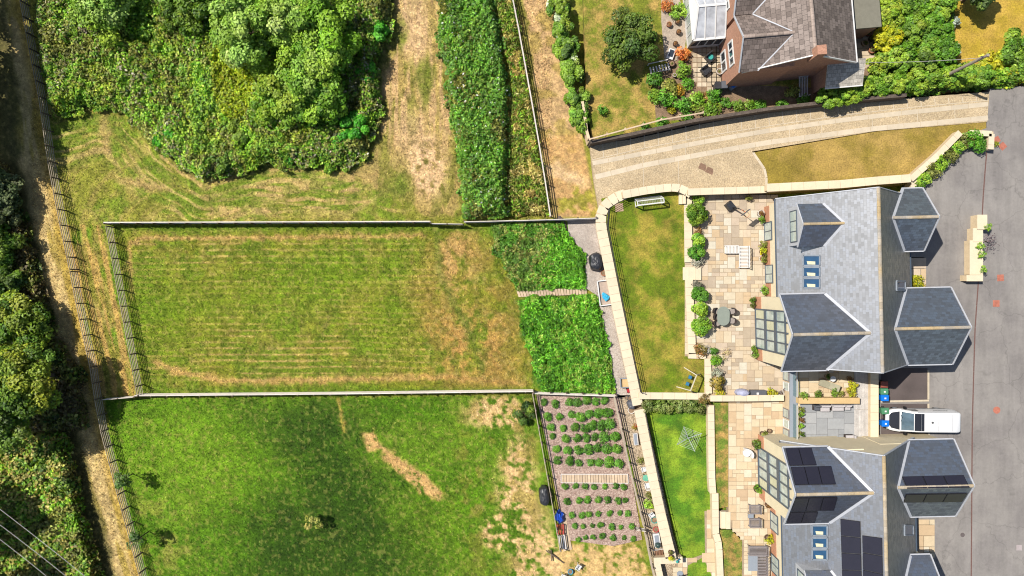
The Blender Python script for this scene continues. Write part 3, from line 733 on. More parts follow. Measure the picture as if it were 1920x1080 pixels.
fence('black metal railing on the wall above the clothes-line lawn', [(1211, 775), (1236, 900), (1255, 985), (1272, 1050)], 0.95, 0.5, n=2, sp=1.6, rail=m_black, post=m_black, rw=0.03, rh=0.04, pw=0.05, name='metal_railing', cat='railing')
fence('low pale timber rail along the old garden above the lane wall', [(1104, 259), (1200, 233), (1260, 217), (1319, 209)], 1.5, 1.0, n=1, sp=1.7, rail=m_path, post=m_path, rw=0.12, rh=0.08, pw=0.1, name='timber_rail', bot=0.9)
def gate(label, a, b, z0, h, n=5, name='field_gate'):
    A, B = W(*a, z0+h), W(*b, z0+h); o = thing(name, label, 'gate', (A.x, A.y, z0)); d = B-A; d.z = 0
    for j in range(n):
        z = 0.2+(h-0.25)*j/(n-1); stick('gate_rail', (0, 0, z), (d.x, d.y, z), 0.05, 0.09, m_rail2, o)
    for t in (0.0, 0.5, 1.0): stick('gate_stile', (d.x*t, d.y*t, 0.12), (d.x*t, d.y*t, h+0.05), 0.07, 0.09, m_post, o)
    stick('gate_brace', (0, 0, 0.2), (d.x, d.y, h-0.05), 0.04, 0.08, m_rail2, o)
gate('timber field gate in the upper fence of the striped field', (808, 419), (868, 420), 0, 1.15)
gate('short timber gate joining the striped field corner to the western fence', (190, 750), (250, 745), 0, 1.15)
gate('small white gate at the right edge of the mulched bed', (1192, 994), (1212, 997), 0, 1.0, 3, 'garden_gate')

# ---- stone walls with coping
UP = LW+0.1
wall('cream coped wall curving round the football lawn beside the gravel path', [(1196, 760), (1190, 730), (1160, 590), (1142, 500), (1127, 425), (1126, 405), (1134, 385), (1152, 371), (1172, 364)], -0.2, UP, 0.78, m_wallst, m_cope, 0.95)
wall('tall cream wall behind the football goal along the cobbled lane', [(1168, 365), (1210, 357), (1250, 352), (1270, 351), (1284, 356), (1296, 365)], -0.2, 1.75, 0.55, m_wallst, m_cope, 0.72)
wall('cream coped wall between the cobbled lane and the patio', [(1290, 360), (1342, 358), (1384, 357), (1440, 355)], 0.2, 2.2, 0.42, m_wallst, m_cope, 0.62, step=1.1)
wall('long cream wall along the parched verge behind the north house', [(1438, 352), (1580, 345), (1640, 339), (1708, 334)], 0.3, 2.9, 0.5, m_wallst, m_cope, 0.72, step=1.1)
wall('slanting cream wall between the parched verge and the drive', [(1708, 336), (1760, 290), (1801, 248)], 0.9, 2.7, 0.4, m_wallst, m_cope, 0.55, step=1.1)
wall('square cream wall end around the shrub bed at the drive mouth', [(1819, 249), (1860, 250), (1858, 280)], 1.5, 2.7, 0.36, m_wallst, m_cope, 0.5, step=1.0)
wall('cream stub wall joining the verge wall to the drive', [(1716, 330), (1713, 356)], 1.2, 2.4, 0.4, m_wallst, m_cope, 0.55)
wall('dark old retaining wall along the upper side of the cobbled lane', [(1107, 266), (1180, 252), (1300, 226), (1440, 204), (1560, 190), (1700, 178)], 0.0, [2.0, 2.0, 2.1, 2.3, 2.5, 2.7], 0.3, m_dwall)
wall('pale rubble wall end between the dirt strip and the old garden', [(1092, 190), (1096, 215), (1100, 245), (1106, 266)], 0, 1.6, 0.25, m_wallst)
wall('low cream wall edging the shrub border between lawn and patio', [(1290, 372), (1291, 492)], 0.4, GL+0.25, 0.62, m_wallst, m_cope, 0.72)
wall('low cream wall edging the lower shrub border beside the patio table', [(1292, 524), (1298, 664)], 0.4, GL+0.25, 0.62, m_wallst, m_cope, 0.72)
wall('low cream wall turning the corner below the shrub border', [(1291, 667), (1324, 668)], 0.4, GL+0.25, 0.4, m_wallst, m_cope, 0.5)
wall('low cream wall between the swing frame and the bushes', [(1327, 672), (1329, 738)], 0.4, GL+0.25, 0.5, m_wallst, m_cope, 0.6)
wall('cream wall dividing the two gardens, lawn side', [(1198, 742), (1330, 743)], 0.0, LW+0.35, 0.4, m_wallst, m_cope, 0.62, step=1.1)
wall('cream wall dividing the two patios', [(1332, 747), (1400, 747), (1470, 746)], 0.3, GL+0.9, 0.4, m_wallst, m_cope, 0.55, step=1.1)
wall('long cream wall above the clothes-line lawn beside the side path', [(1199, 768), (1222, 880), (1243, 980), (1258, 1046)], -0.2, 0.95, 0.85, m_wallst, m_cope, 1.0)
wall('white-capped corner wall of the sunken seat below the clothes-line lawn', [(1226, 1052), (1280, 1050)], -0.2, 0.95, 0.5, m_wallst, m_cope, 0.6)
wall('cream coped wall of the planter beside the sunken seat', [(1232, 1056), (1244, 1110)], -0.2, 0.9, 0.5, m_wallst, m_cope, 0.6)
wall('cream coped wall between the clothes-line lawn and the planting strip, upper run', [(1333, 760), (1335, 900), (1337, 925)], 0.0, GL+0.1, 0.5, m_wallst, m_cope, 0.6)
wall('cream coped wall between the clothes-line lawn and the planting strip, lower run', [(1341, 925), (1342, 1000), (1348, 1020), (1352, 1110)], 0.0, GL+0.12, 0.5, m_wallst, m_cope, 0.6)
def steps(label, x0, y0, x1, y1, z0, z1, n, along='x'):
    A, B = W(x0, y0, z0), W(x1, y1, z1); o = thing('stone_steps', label, 'steps', ((A.x+B.x)/2, (A.y+B.y)/2, z0-0.3))
    for i in range(n):
        t0, t1 = i/n, (i+1)/n; z = (z1-z0)*(i+1)/n+0.3; b = MB()
        sx = abs(B.x-A.x)
        b.box(-sx/2+sx*(t0+t1)/2, 0, z/2, sx/n-0.01, abs(B.y-A.y), z); b.build('step', m_cope, o)
steps('cream stone steps from the football lawn up to the patio', 1280, 501, 1315, 525, LW, GL+0.2, 3)
steps('cream stone steps between the stepping path and the flats patio', 1342, 958, 1370, 992, 0.6, GL+0.05, 3)
steps('cream stone block steps at the top corner of the football lawn', 1272, 362, 1286, 382, LW, GL+0.5, 2)

# lane strips of single slabs
def lane_strip(px, w, L, dz=0.012):
    pts = [WL(x, y, dz) for x, y in px]; ds = densify(pts, L)
    for a, c in zip(ds, ds[1:]):
        d = (c-a).normalized(); b = MB()
        strip(b, [a+d*0.015, c-d*0.015], w, lambda p: p.z-0.06, lambda p: p.z)
        o = b.build('lane_slab', m_conc); o.parent = bpy.data.objects['lane']
lane_strip([(1111, 306), (1210, 287), (1330, 264), (1440, 245), (1580, 225), (1700, 211), (1853, 195)], 0.42, 1.5)
lane_strip([(1116, 332), (1210, 309), (1350, 283), (1440, 267), (1640, 241), (1853, 221)], 0.46, 1.5)
lane_strip([(1412, 286), (1424, 303), (1437, 322), (1437, 348)], 0.22, 0.9)
lane_strip([(1110, 300), (1210, 277), (1330, 254), (1440, 236), (1580, 216), (1700, 202), (1853, 188)], 0.06, 2.5)
for i in range(28):
    t = i/27; x = 1130+t*700; yt = np.interp(x, [1106, 1180, 1300, 1440, 1600, 1856], [272, 258, 234, 212, 196, 178]); yb = np.interp(x, [1110, 1210, 1330, 1440, 1580, 1700, 1853], [300, 277, 254, 236, 216, 202, 188])
    a, c = WL(x, yt, 0.01), WL(x+1.5, yb-1, 0.01)
    b = MB(); strip(b, [a, c], 0.07, lambda p: p.z-0.05, lambda p: p.z); o = b.build('lane_joint', m_conc); o.parent = bpy.data.objects['lane']
for x, (y0, y1) in ((1206, (311, 360)), (1272, (302, 352)), (1205, (289, 305)), (1285, (276, 292)), (1480, (241, 258)), (1540, (233, 251)), (1635, (221, 239)), (1685, (215, 233)), (1720, (211, 229)), (1790, (203, 224))):
    a, c = WL(x, y0, 0.008), WL(x+1, y1, 0.008)
    b = MB(); strip(b, [a, c], 0.05, lambda p: p.z-0.05, lambda p: p.z); o = b.build('lane_joint', m_conc); o.parent = bpy.data.objects['lane']
def cover(label, x, y, z, w, d, rz, mat, group=None, round_=False):
    p = W(x, y, z+0.012); o = thing('manhole_cover', label, 'manhole', p, rz, group)
    b = MB()
    if round_: b.lathe([(w/2, -0.02), (w/2, 0)], 18)
    else: b.box(0, 0, -0.01, w, d, 0.02)
    b.build('frame', mat, o)
    b = MB().box(0, 0, 0.006, w*0.5, d*0.5, 0.012) if not round_ else MB().lathe([(w*.3, 0), (w*.3, .012)], 14); b.build('lid', mat, o)
cover('left of two brown manhole covers in the cobbled lane', 1318, 313, zl(1318), 0.7, 0.55, -0.45, M('dark_cover', (150, 118, 96), var=0.2, scale=6))
cover('right of two brown manhole covers in the cobbled lane', 1331, 320, zl(1331), 0.7, 0.55, -0.45, MATS['dark_cover'])
cover('square rusty cover in the drive beside the cream planter wall', 1876, 521, DR, 0.6, 0.6, 0.05, m_cover)
cover('square rusty cover in the drive beyond the hexagonal gable tip', 1868, 569, DR, 0.6, 0.6, 0.0, m_cover)
cover('round rusty cover in the drive behind the white van', 1869, 769, DR, 0.65, 0.65, 0.0, m_cover, None, True)
cover('rusty cover in the drive by the wall end at the drive mouth', 1880, 274, DR, 0.6, 0.6, 0.7, m_cover)
cover('second rusty cover touching the wall end at the drive mouth', 1869, 262, DR, 0.55, 0.55, 0.5, m_cover)
cover('pale square cover on the lawn beside the football goal', 1161, 389, LW, 0.75, 0.75, 0.1, M('sandy_cover', (196, 164, 134), var=0.2))
cover('pale grey cover far down the right edge of the drive', 1911, 1027, DR, 0.5, 0.5, 0.0, M('pale_cover', (190, 178, 176), var=0.1))
cover('dark round cover in the drive below the solar gable', 1805, 1003, DR, 0.4, 0.4, 0.0, M('grey_cover', (112, 102, 100), var=0.1), None, True)
dr = thing('drain_channel', 'thin brown drain channel running down the drive', 'drain', W(1850, 285, DR+0.006))
pts = [W(*p, DR+0.008)-Vector(dr.location) for p in ((1850, 285), (1844, 360), (1838, 480), (1828, 620), (1823, 800), (1821, 1100))]
strip(MB(), pts, 0.01, lambda p: 0, lambda p: 0)
ds = densify(pts, 2.0)
for a, c in zip(ds, ds[1:]):
    b = MB(); strip(b, [a, c-(c-a)*0.01], 0.11, lambda p: p.z-0.02, lambda p: p.z); b.build('channel_grate', m_drain, dr)
for lab, P1, P2 in (('pale kerb between the two parking pads', (1652, 753), (1742, 751)), ('pale kerb line across the end of the upper parking pad', (1741, 694), (1741, 749)), ('pale kerb line beside the lower parking pad', (1741, 757), (1742, 832))):
    a, c = W(*P1, DR+0.05), W(*P2, DR+0.05); o = thing('kerb', lab, 'kerb', (a.x, a.y, DR)); ds = densify([a-Vector((a.x, a.y, DR)), c-Vector((a.x, a.y, DR))], 1.0)
    for p, q in zip(ds, ds[1:]):
        b = MB(); d = (q-p).normalized()*0.006; strip(b, [p+d, q-d], 0.16, lambda v: -0.05, lambda v: 0.05); b.build('kerb_stone', m_conc, o)
def boardwalk(label, pts4, z, n, mat, frame=None, name='boardwalk', w=None):
    A, B, Cc, Dd = [W(*p, z) for p in pts4]; o = thing(name, label, 'boardwalk', (A.x, A.y, z-0.03)); og = Vector(o.location)
    for i in range(n):
        t0, t1 = (i+0.08)/n, (i+0.92)/n; b = MB()
        q = [A.lerp(B, t0), A.lerp(B, t1), Dd.lerp(Cc, t1), Dd.lerp(Cc, t0)]; b.plate([v-og for v in q], 0.03); b.build('board', mat, o)
    if frame:
        for p, q in ((A, B), (Dd, Cc), (A, Dd), (B, Cc)): stick('edge_board', p-og+Vector((0, 0, .01)), q-og+Vector((0, 0, .01)), 0.06, 0.08, frame, o)
boardwalk('pale ladder-like boardwalk crossing the mulched shrub bed', [(1052, 889), (1177, 889), (1178, 906), (1052, 905)], 0.09, 25, m_path, m_wwood)
boardwalk('worn board path between the two rough grass plots', [(968, 545), (1100, 539), (1101, 552), (972, 557)], 0.10, 24, m_path)

# cream planter wall standing in the drive
o = thing('planter_wall', 'stepped cream planter wall standing alone in the drive', 'planter wall', W(1836, 470, DR)); og = Vector(o.location)
for nm, x0, y0, x1, y1, h in (('wall_block', 1832, 403, 1850, 430, 0.9), ('wall_block', 1824, 428, 1842, 453, 0.8), ('wall_block', 1818, 451, 1842, 515, 0.75), ('wall_block', 1812, 516, 1842, 527, 0.9)):
    a, c = W(x0, y0, DR+h), W(x1, y1, DR+h); b = MB(); b.box((a.x+c.x)/2-og.x, (a.y+c.y)/2-og.y, h/2, abs(c.x-a.x)-.01, abs(c.y-a.y)-.01, h); b.build(nm, m_wallst, o)
    b = MB(); b.box((a.x+c.x)/2-og.x, (a.y+c.y)/2-og.y, h+0.03, abs(c.x-a.x)+.04-.01*h, abs(c.y-a.y)+.03, 0.06); b.build('coping_stone', m_cope, o)
# ------------------------------------------------------------------ houses
def ext(b, pts, vec):
    """3D polygon extruded along vec"""
    pts = [Vector(p) for p in pts]; v = Vector(vec); n = len(pts)
    nr = Vector((0, 0, 0))
    for a, c in zip(pts, pts[1:]+pts[:1]): nr += a.cross(c)
    if nr.dot(v) > 0: pts = pts[::-1]
    vs = pts+[p+v for p in pts]
    return b.add(vs, [tuple(range(n)), tuple(range(n, 2*n))[::-1]]+[(i, i+n, (i+1) % n+n, (i+1) % n) for i in range(n)])
def ridge_tiles(parent, a, b, mat, L=0.46, r=0.17):
    a, b = Vector(a), Vector(b); d = (b-a); n = max(1, int(d.length/L)); L = d.length/n; key = ('ridge', round(L, 3), r, mat.name)
    if key not in _slabs:
        m = MB(); k = 7; vs = []; fs = []
        for x, s in ((-L/2+.006, 1.0), (L/2-.006, 0.96)):
            for i in range(k):
                t = math.pi*i/(k-1); vs.append((x, math.cos(t)*r*s, math.sin(t)*r*0.75*s-0.03))
        fs = [(i, i+1, k+i+1, k+i) for i in range(k-1)]+[tuple(range(k))[::-1], tuple(range(k, 2*k))]
        _slabs[key] = m.add(vs, fs).mesh('ridge_tile', mat)
    q = d.to_track_quat('X', 'Z').to_euler()
    for i in range(n): link('ridge_tile', _slabs[key], parent, a+d*((i+.5)/n), q)
def window(parent, c, ax, up, w, h, nrm, nx=1, nz=1, fm=None, gm=None, name='window', bar=0.07):
    """framed window: c centre on the wall face; ax along, nrm outward"""
    c, ax, up, nrm = Vector(c), Vector(ax), Vector(up), Vector(nrm); fm = fm or m_frame; gm = gm or m_pane
    b = MB(); o = c+nrm*0.03
    for i in range(nx+1): p = o+ax*(-w/2+w*i/nx); b.bar(p-up*(h/2+bar/2-.002), p+up*(h/2+bar/2-.002), bar, 0.07, nrm)
    for j in range(nz+1): p = o+up*(-h/2+h*j/nz); b.bar(p-ax*(w/2-bar/2), p+ax*(w/2-bar/2), bar*0.96, 0.065, nrm)
    f = b.build(name, fm, parent)
    for i in range(nx):
        for j in range(nz):
            q = c+nrm*0.012+ax*(-w/2+w*(i+.5)/nx)+up*(-h/2+h*(j+.5)/nz); pw, ph = w/nx/2-bar*.4, h/nz/2-bar*.4
            MB().plate([q+ax*s*pw+up*t*ph for s, t in ((-1, -1), (1, -1), (1, 1), (-1, 1))], 0.01).build('pane', gm, f)
    return f
def to_plane(root, x, y, p0, nrm):
    """where the sight line through (x,y) meets a plane given in the root's frame"""
    M_ = Matrix.Translation(root.location) @ root.rotation_euler.to_matrix().to_4x4(); inv = M_.inverted()
    o = inv @ Vector((0, 0, CAM_H)); d = (inv @ W(x, y, 0))-o; p0, nrm = Vector(p0), Vector(nrm)
    return o+d*((p0-o).dot(nrm)/d.dot(nrm))
def quadlerp(q, s, t): return q[0].lerp(q[1], s).lerp(q[3].lerp(q[2], s), t)

def slate_house(label, mirror, dx, px_windows, solar):
    XW, XE, e, g, YN, YS = 23.05, 34.65, 4.5, 10.5, 7.9, -6.65
    XR = (XW+XE)/2; s = (g-e)/(XR-XW); Ymid = 0.65; ax = -19.85
    f = (lambda Y: ax-Y) if mirror else (lambda Y: Y)
    root = thing('slate_house', label, 'house', (XR+dx, f(Ymid), GL), math.radians(1.3)); og = Vector((XR, f(Ymid), GL))
    T = lambda X, Y, Z: Vector((X, f(Y), Z))-og
    sg = -1 if mirror else 1
    def prof(Y0, Y1, X0, X1, ec, gc, zb, nm, mat):      # gabled block, ridge along Y
        b = MB(); ext(b, [T(X0, Y0, zb), T(X1, Y0, zb), T(X1, Y0, ec), T((X0+X1)/2, Y0, gc), T(X0, Y0, ec)], (0, sg*(Y1-Y0), 0)); return b.build(nm, mat, root)
    def profx(X0, X1, Yc, h, ec, gc, zb, nm, mat):       # gabled block, ridge along X
        b = MB(); ext(b, [T(X0, Yc-h, zb), T(X0, Yc+h, zb), T(X0, Yc+h, ec), T(X0, Yc, gc), T(X0, Yc-h, ec)], (X1-X0, 0, 0)); return b.build(nm, mat, root)
    prof(YS+.25, YN-.25, XW+.32, XE-.32, e+.05, g-.28, 0.9, 'wall', m_render)
    roof = MB().plate([T(XW, YN, e), T(XW, YS, e), T(XR, YS, g), T(XR, YN, g)], 0.14).build('roof_slope', m_slateW, root, uvs=True)
    r2 = MB().plate([T(XE, YN, e), T(XE, YS, e), T(XR, YS, g), T(XR, YN, g)], 0.14).build('roof_slope', m_slateW, root, uvs=True)
    ridge_tiles(roof, T(XR, YN, g+.02), T(XR, YS, g+.02), m_ridge, 0.5, 0.15)
    for X in (XW, XE): stick('gutter', T(X, YN, e-.06)+Vector((-.06 if X == XW else .06, 0, 0)), T(X, YS, e-.06)+Vector((-.06 if X == XW else .06, 0, 0)), 0.11, 0.09, m_frame, root)
    for Y in (YN+.03, YS-.03):
        for Xe in (XW, XE): stick('verge', T(Xe, Y, e-.02), T(XR, Y, g-.02), 0.07, 0.16, m_lead, root)
    # brick base of the garden front
    b = MB(); b.box(*(T(XW+.32, (YN+YS)/2, 1.5)), 0.06, YN-YS-.56, 1.2); b.build('brick_base', m_brick, root)
    for y in (5.3, 1.4): window(root, T(XW+.28, y, 1.85), (0, 1, 0), (0, 0, 1), 1.6, 1.7, (-1, 0, 0), 2, 1, gm=m_pane)
    # cross gable to the garden
    def cross(xf, side, ec, gc, Yc, h, ov=0.28, zb=0.9, front=None):
        Xv = lambda z: XW+(z-e)/s if side < 0 else XE-(z-e)/s
        profx(xf-side*ov, XR if abs(gc-g) < 2 else Xv(gc), Yc, h-.25, ec-.02, gc-.26, zb, 'wall', m_render)
        sl = []
        for k in (1, -1):
            o = MB().plate([T(xf, Yc+k*h, ec), T(Xv(ec), Yc+k*h, ec), T(Xv(gc), Yc, gc), T(xf, Yc, gc)], 0.12).build('roof_slope', m_slateW, root, uvs=True); sl.append(o)
            n = Vector((0, 0, 0.05))
            stick('valley_flashing', T(Xv(ec), Yc+k*h, ec)+n, T(Xv(gc), Yc, gc)+n, 0.26, 0.05, m_lead, root)
            stick('verge', T(xf+side*.03, Yc+k*(h+.02), ec-.02), T(xf+side*.03, Yc, gc-.0), 0.09, 0.15, m_lead, root)
            stick('gutter', T(xf, Yc+k*(h+.05), ec-.06), T(Xv(ec), Yc+k*(h+.05), ec-.06), 0.1, 0.08, m_lead, root)
        ridge_tiles(sl[0], T(xf-side*.05, Yc, gc+.03), T(Xv(gc), Yc, gc+.03), m_ridge, 0.5, 0.14)
        return sl
    xf, Yc, h = 22.1, -3.57, 3.17
    cross(xf, -1, 7.4, 9.9, Yc, h)
    b = MB(); b.box(*T(xf+.27, Yc, 1.6), 0.06, 2*h-.5, 1.4); b.build('brick_base', m_brick, root)
    gl = MB(); X = xf+.2; ys = [Yc-1.78+i*0.89 for i in range(5)]
    for y in ys: gl.bar(T(X, y, 0.98), T(X, y, 7.95 if abs(y-Yc) > 1.5 else 8.4), 0.12, 0.1, (1, 0, 0))
    for z, hh in ((1.02, .14), (3.45, .5), (5.8, .55), (7.9, .14)): gl.bar(T(X-.01, ys[0], z), T(X-.01, ys[-1], z), 0.1, hh)
    gw = gl.build('gable_window', m_frame, root)
    for i in range(4):
        for z0, z1 in ((1.1, 3.2), (3.7, 5.53), (6.08, 7.83)):
            MB().plate([T(X+.03, ys[i]+.06, z0), T(X+.03, ys[i+1]-.06, z0), T(X+.03, ys[i+1]-.06, z1), T(X+.03, ys[i]+.06, z1)], 0.02).build('pane', m_pane if (i*2+int(z0)) % 7 else m_blind, gw)
    a1 = cross(35.1, 1, 5.8, 8.0, 5.72, 2.66); a2 = cross(37.45, 1, 5.6, 8.1, -3.42, 3.27)
    for yc, xx in ((5.8, 34.96), (-3.42, 37.38)):
        window(root, T(xx+.02, yc, 3.4), (0, 1, 0), (0, 0, 1), 2.4, 1.9, (1, 0, 0), 3, 1, gm=m_paned)
    MB().box(*T(XE-.30, 1.2, 2.95), 0.08, 1.0, 2.1).build('front_door', m_frame, root)
    # dormer
    dh, dc, de, dg, dx0 = 1.78, 5.32, 7.4, 8.6, 23.68; Xv = lambda z: XW+(z-e)/s
    b = MB(); ext(b, [T(dx0+.12, dc-dh+.15, 5.0), T(dx0+.12, dc+dh-.15, 5.0), T(dx0+.12, dc+dh-.15, de-.03), T(dx0+.12, dc, dg-.16), T(dx0+.12, dc-dh+.15, de-.03)], (3.0, 0, 0)); d_ = b.build('dormer', m_lead, root)
    for k in (1, -1):
        o = MB().plate([T(dx0, dc+k*dh, de), T(Xv(de), dc+k*dh, de), T(Xv(dg), dc, dg), T(dx0, dc, dg)], 0.08).build('dormer_slope', m_slateW, root, uvs=True)
        stick('valley_flashing', T(Xv(de), dc+k*dh, de+.05), T(Xv(dg), dc, dg+.05), 0.2, 0.05, m_lead, root)
        stick('verge', T(dx0-.02, dc+k*(dh+.02), de), T(dx0-.02, dc, dg), 0.08, 0.12, m_lead, root)
    ridge_tiles(o, T(dx0, dc, dg+.03), T(Xv(dg), dc, dg+.03), m_ridge, 0.5, 0.12)
    window(root, T(dx0+.10, dc, 6.45), (0, 1, 0), (0, 0, 1), 2.6, 1.3, (-1, 0, 0), 3, 1, gm=m_pane, name='dormer_window')
    # roof windows and panels, set on the slopes
    nW = (T(XW, YN, e), Vector((-s, 0, 1)).normalized()); nE = (T(XE, YN, e), Vector((s, 0, 1)).normalized())
    for x0, y0, x1, y1, pl in px_windows:
        p0, nr = nW if pl == 'W' else nE
        q = [to_plane(root, *p, p0, nr) for p in ((x0, y0), (x1, y0), (x1, y1), (x0, y1))]
        fr = MB()
        for a, c in zip(q, q[1:]+q[:1]): fr.bar(a+nr*.05, c+nr*.05, 0.13, 0.12, nr)
        fo = fr.build('roof_window', M('window_flashing', (136, 145, 156), rough=.5), root)
        MB().plate([v+nr*.055 for v in q], 0.04).build('pane', m_paneb, fo)
        if pl == 'W':
            iq = [quadlerp(q, a, c) for a, c in ((.2, .55), (.72, .6), (.72, .9), (.25, .88))]
            MB().plate([v+nr*.062 for v in iq], 0.004).build('blind', m_blind, fo)
    hp = (9.9-7.4)/3.17; hb = (8.1-5.6)/3.27
    planes = {'W': nW, 'CN': (T(xf, Yc+h, 7.4), Vector((0, sg*hp, 1)).normalized()), 'CS': (T(xf, Yc-h, 7.4), Vector((0, -sg*hp, 1)).normalized()),
              'BN': (T(37, -3.42+3.27, 5.6), Vector((0, sg*hb, 1)).normalized()), 'BS': (T(37, -3.42-3.27, 5.6), Vector((0, -sg*hb, 1)).normalized())}
    for pl, pts, nu, nv in solar:
        p0, nr = planes[pl]; q = [to_plane(root, *p, p0, nr) for p in pts]
        for i in range(nu):
            for j in range(nv):
                c = [quadlerp(q, (i+a)/nu, (j+t)/nv)+nr*.09 for a, t in ((.012, .012), (.988, .012), (.988, .988), (.012, .988))]
                po = MB().plate(c, 0.04).build('solar_panel', m_solfr, root)
                k = [quadlerp(c, a, t)+nr*.004 for a, t in ((.025, .025), (.975, .025), (.975, .975), (.025, .975))]
                MB().plate(k, 0.004).build('cell_glass', m_solar, po)
    return root, T
h1, T1 = slate_house('blue-grey slate house with a dormer and no solar panels, facing the football lawn', False, 0.12,
    [(1507, 479, 1538, 498, 'W'), (1507, 501, 1538, 519, 'W'), (1507, 522, 1538, 540, 'W'), (1680, 527, 1696, 544, 'E')], [])
h2, T2 = slate_house('blue-grey slate house with black solar panels at the lower right', True, 0.55,
    [(1524, 985, 1552, 1004, 'W'), (1524, 1008, 1552, 1027, 'W'), (1524, 1030, 1552, 1049, 'W'), (1695, 985, 1711, 1003, 'E')],
    [('CS', [(1472, 841), (1521, 840), (1531, 873), (1480, 874)], 2, 1), ('CS', [(1482, 876), (1558, 874), (1567, 909), (1490, 910)], 3, 1),
     ('CN', [(1490, 932), (1570, 931), (1563, 956), (1483, 957)], 3, 1), ('CN', [(1482, 959), (1534, 958), (1527, 979), (1475, 980)], 2, 1),
     ('W', [(1576, 972), (1614, 977), (1617, 1100), (1580, 1100)], 1, 4), ('W', [(1617, 1003), (1655, 1008), (1657, 1110), (1619, 1100)], 1, 3),
     ('BS', [(1690, 894), (1806, 891), (1818, 915), (1700, 917)], 3, 1), ('BN', [(1698, 926), (1814, 924), (1803, 940), (1692, 941)], 3, 1)])
window(h2, T2(26.2, -6.40, 6.2), (1, 0, 0), (0, 0, 1), 1.5, 1.0, (0, 1, 0), 2, 1, gm=m_paneb)

# ---- low link block with roof terraces between the houses
TZ = 2.4
def blk(o, og, nm, x0, y0, x1, y1, z0, z1, mat):
    a, c = W(x0, y0, z1), W(x1, y1, z1); return MB().box((a.x+c.x)/2-og.x, (a.y+c.y)/2-og.y, (z0+z1)/2-og.z, abs(c.x-a.x), abs(c.y-a.y), z1-z0).build(nm, mat, o)
o = thing('link_block', 'low flat-roofed block with glazed front and roof terraces between the two slate houses', 'building', W(1560, 760, GL)); og = Vector(o.location)
blk(o, og, 'wall', 1481, 694, 1636, 845, 0.6, TZ-.03, m_wallst)
blk(o, og, 'fascia', 1481, 694, 1495.5, 845, TZ-.03, TZ+.1, m_greyl)
gx0 = W(1481, 760, TZ).x-og.x-.02
for i, (y0, y1) in enumerate(((690, 714), (716, 732), (766, 784), (786, 802), (804, 820))):
    ya, yb = W(0, y0, 1.6).y-og.y, W(0, y1, 1.6).y-og.y
    window(o, (gx0, (ya+yb)/2, 0.72), (0, 1, 0), (0, 0, 1), abs(ya-yb)-.08, 1.25, (-1, 0, 0), 1, 1, fm=m_white if i % 2 else m_slatf, gm=m_pane, name='glazed_door')
blk(o, og, 'parapet', 1498, 746, 1612, 757, TZ-.02, TZ+.75, M('tan_stone', (230, 196, 140), var=0.08, scale=2))
blk(o, og, 'parapet', 1632, 690, 1647, 845, DR-.6, TZ+.45, m_wallst)
for i in range(9):
    a, c = W(1633, 696+i*15.5, TZ+.53), W(1647, 696+(i+1)*15.5-.3, TZ+.53); MB().box((a.x+c.x)/2-og.x, (a.y+c.y)/2-og.y, TZ+.49-og.z, abs(c.x-a.x)+.04, abs(c.y-a.y), 0.08).build('coping_stone', m_render, o)
nb = 11
for i in range(nb):
    x0 = 1602+i*(1632-1602)/nb; x1 = x0+(30/nb)*0.9
    for y0, y1 in ((694, 768), (768.6, 838)): blk(o, og, 'deck_board', x0, y0, x1, y1, TZ-.02, TZ+.05, m_tim)
for y0, y1 in ((696, 745), (760, 832)):
    a, c = W(1494.5, y0, TZ+1.0), W(1494.5, y1, TZ+1.0)
    stick('balustrade_rail', a-og, c-og, 0.06, 0.05, m_white, o)
    MB().box(a.x-og.x, (a.y+c.y)/2-og.y, TZ+.55-og.z, 0.02, abs(a.y-c.y), .8).build('balustrade_glass', m_glass, o)
pv = pave('roof_terrace', [(1498, 692), (1602, 692), (1602, 746), (1498, 746)], TZ+.03, m_sand2, m_joint, 0.45, seed=12); 
for ob in (pv,): ob.parent = o; ob.location = -og; del ob['kind']
pv = pave('grey_terrace', [(1500, 757), (1602, 757), (1602, 836), (1500, 836)], TZ+.03, m_greypave, m_greyjoint, 0.5, sizes=[(2, 2), (3, 2), (2, 3)], seed=13)
for ob in (pv,): ob.parent = o; ob.location = -og; del ob['kind']

# ---- old tiled house at the top
th = math.radians(5.0)
o = thing('old_tiled_house', 'brown pantiled brick house with white conservatory at the top', 'house', (24.64, 18.95, 0.9), th)
OZ = 0.9
L = lambda u, v, z: Vector((u, v, z-OZ))
e, g, hw, VN = 5.5, 8.8, 4.95, 14.0
b = MB(); ext(b, [L(-4.6, .2, OZ), L(4.7, .2, OZ), L(4.7, .2, e), L(0, .2, g-.2), L(-4.6, .2, e)], (0, VN, 0)); b.build('wall', m_brick2, o)
sl = [MB().plate([L(k*hw, 0, e), L(k*hw, VN, e), L(0, VN, g), L(0, 0, g)], 0.12).build('roof_slope', m_tile, o, uvs=True) for k in (-1, 1)]
ridge_tiles(sl[0], L(0, 0, g+.02), L(0, VN, g+.02), M('old_ridge', (176, 158, 146), var=0.2, rand=0.2), 0.46, 0.16)
for k in (-1, 1): stick('bargeboard', L(k*hw, -.04, e-.04), L(0, -.04, g-.04), 0.08, 0.2, m_white, o)
stick('gutter', L(hw+.06, 0, e-.06), L(hw+.06, VN, e-.06), 0.12, 0.1, m_white, o)
s = (g-e)/hw
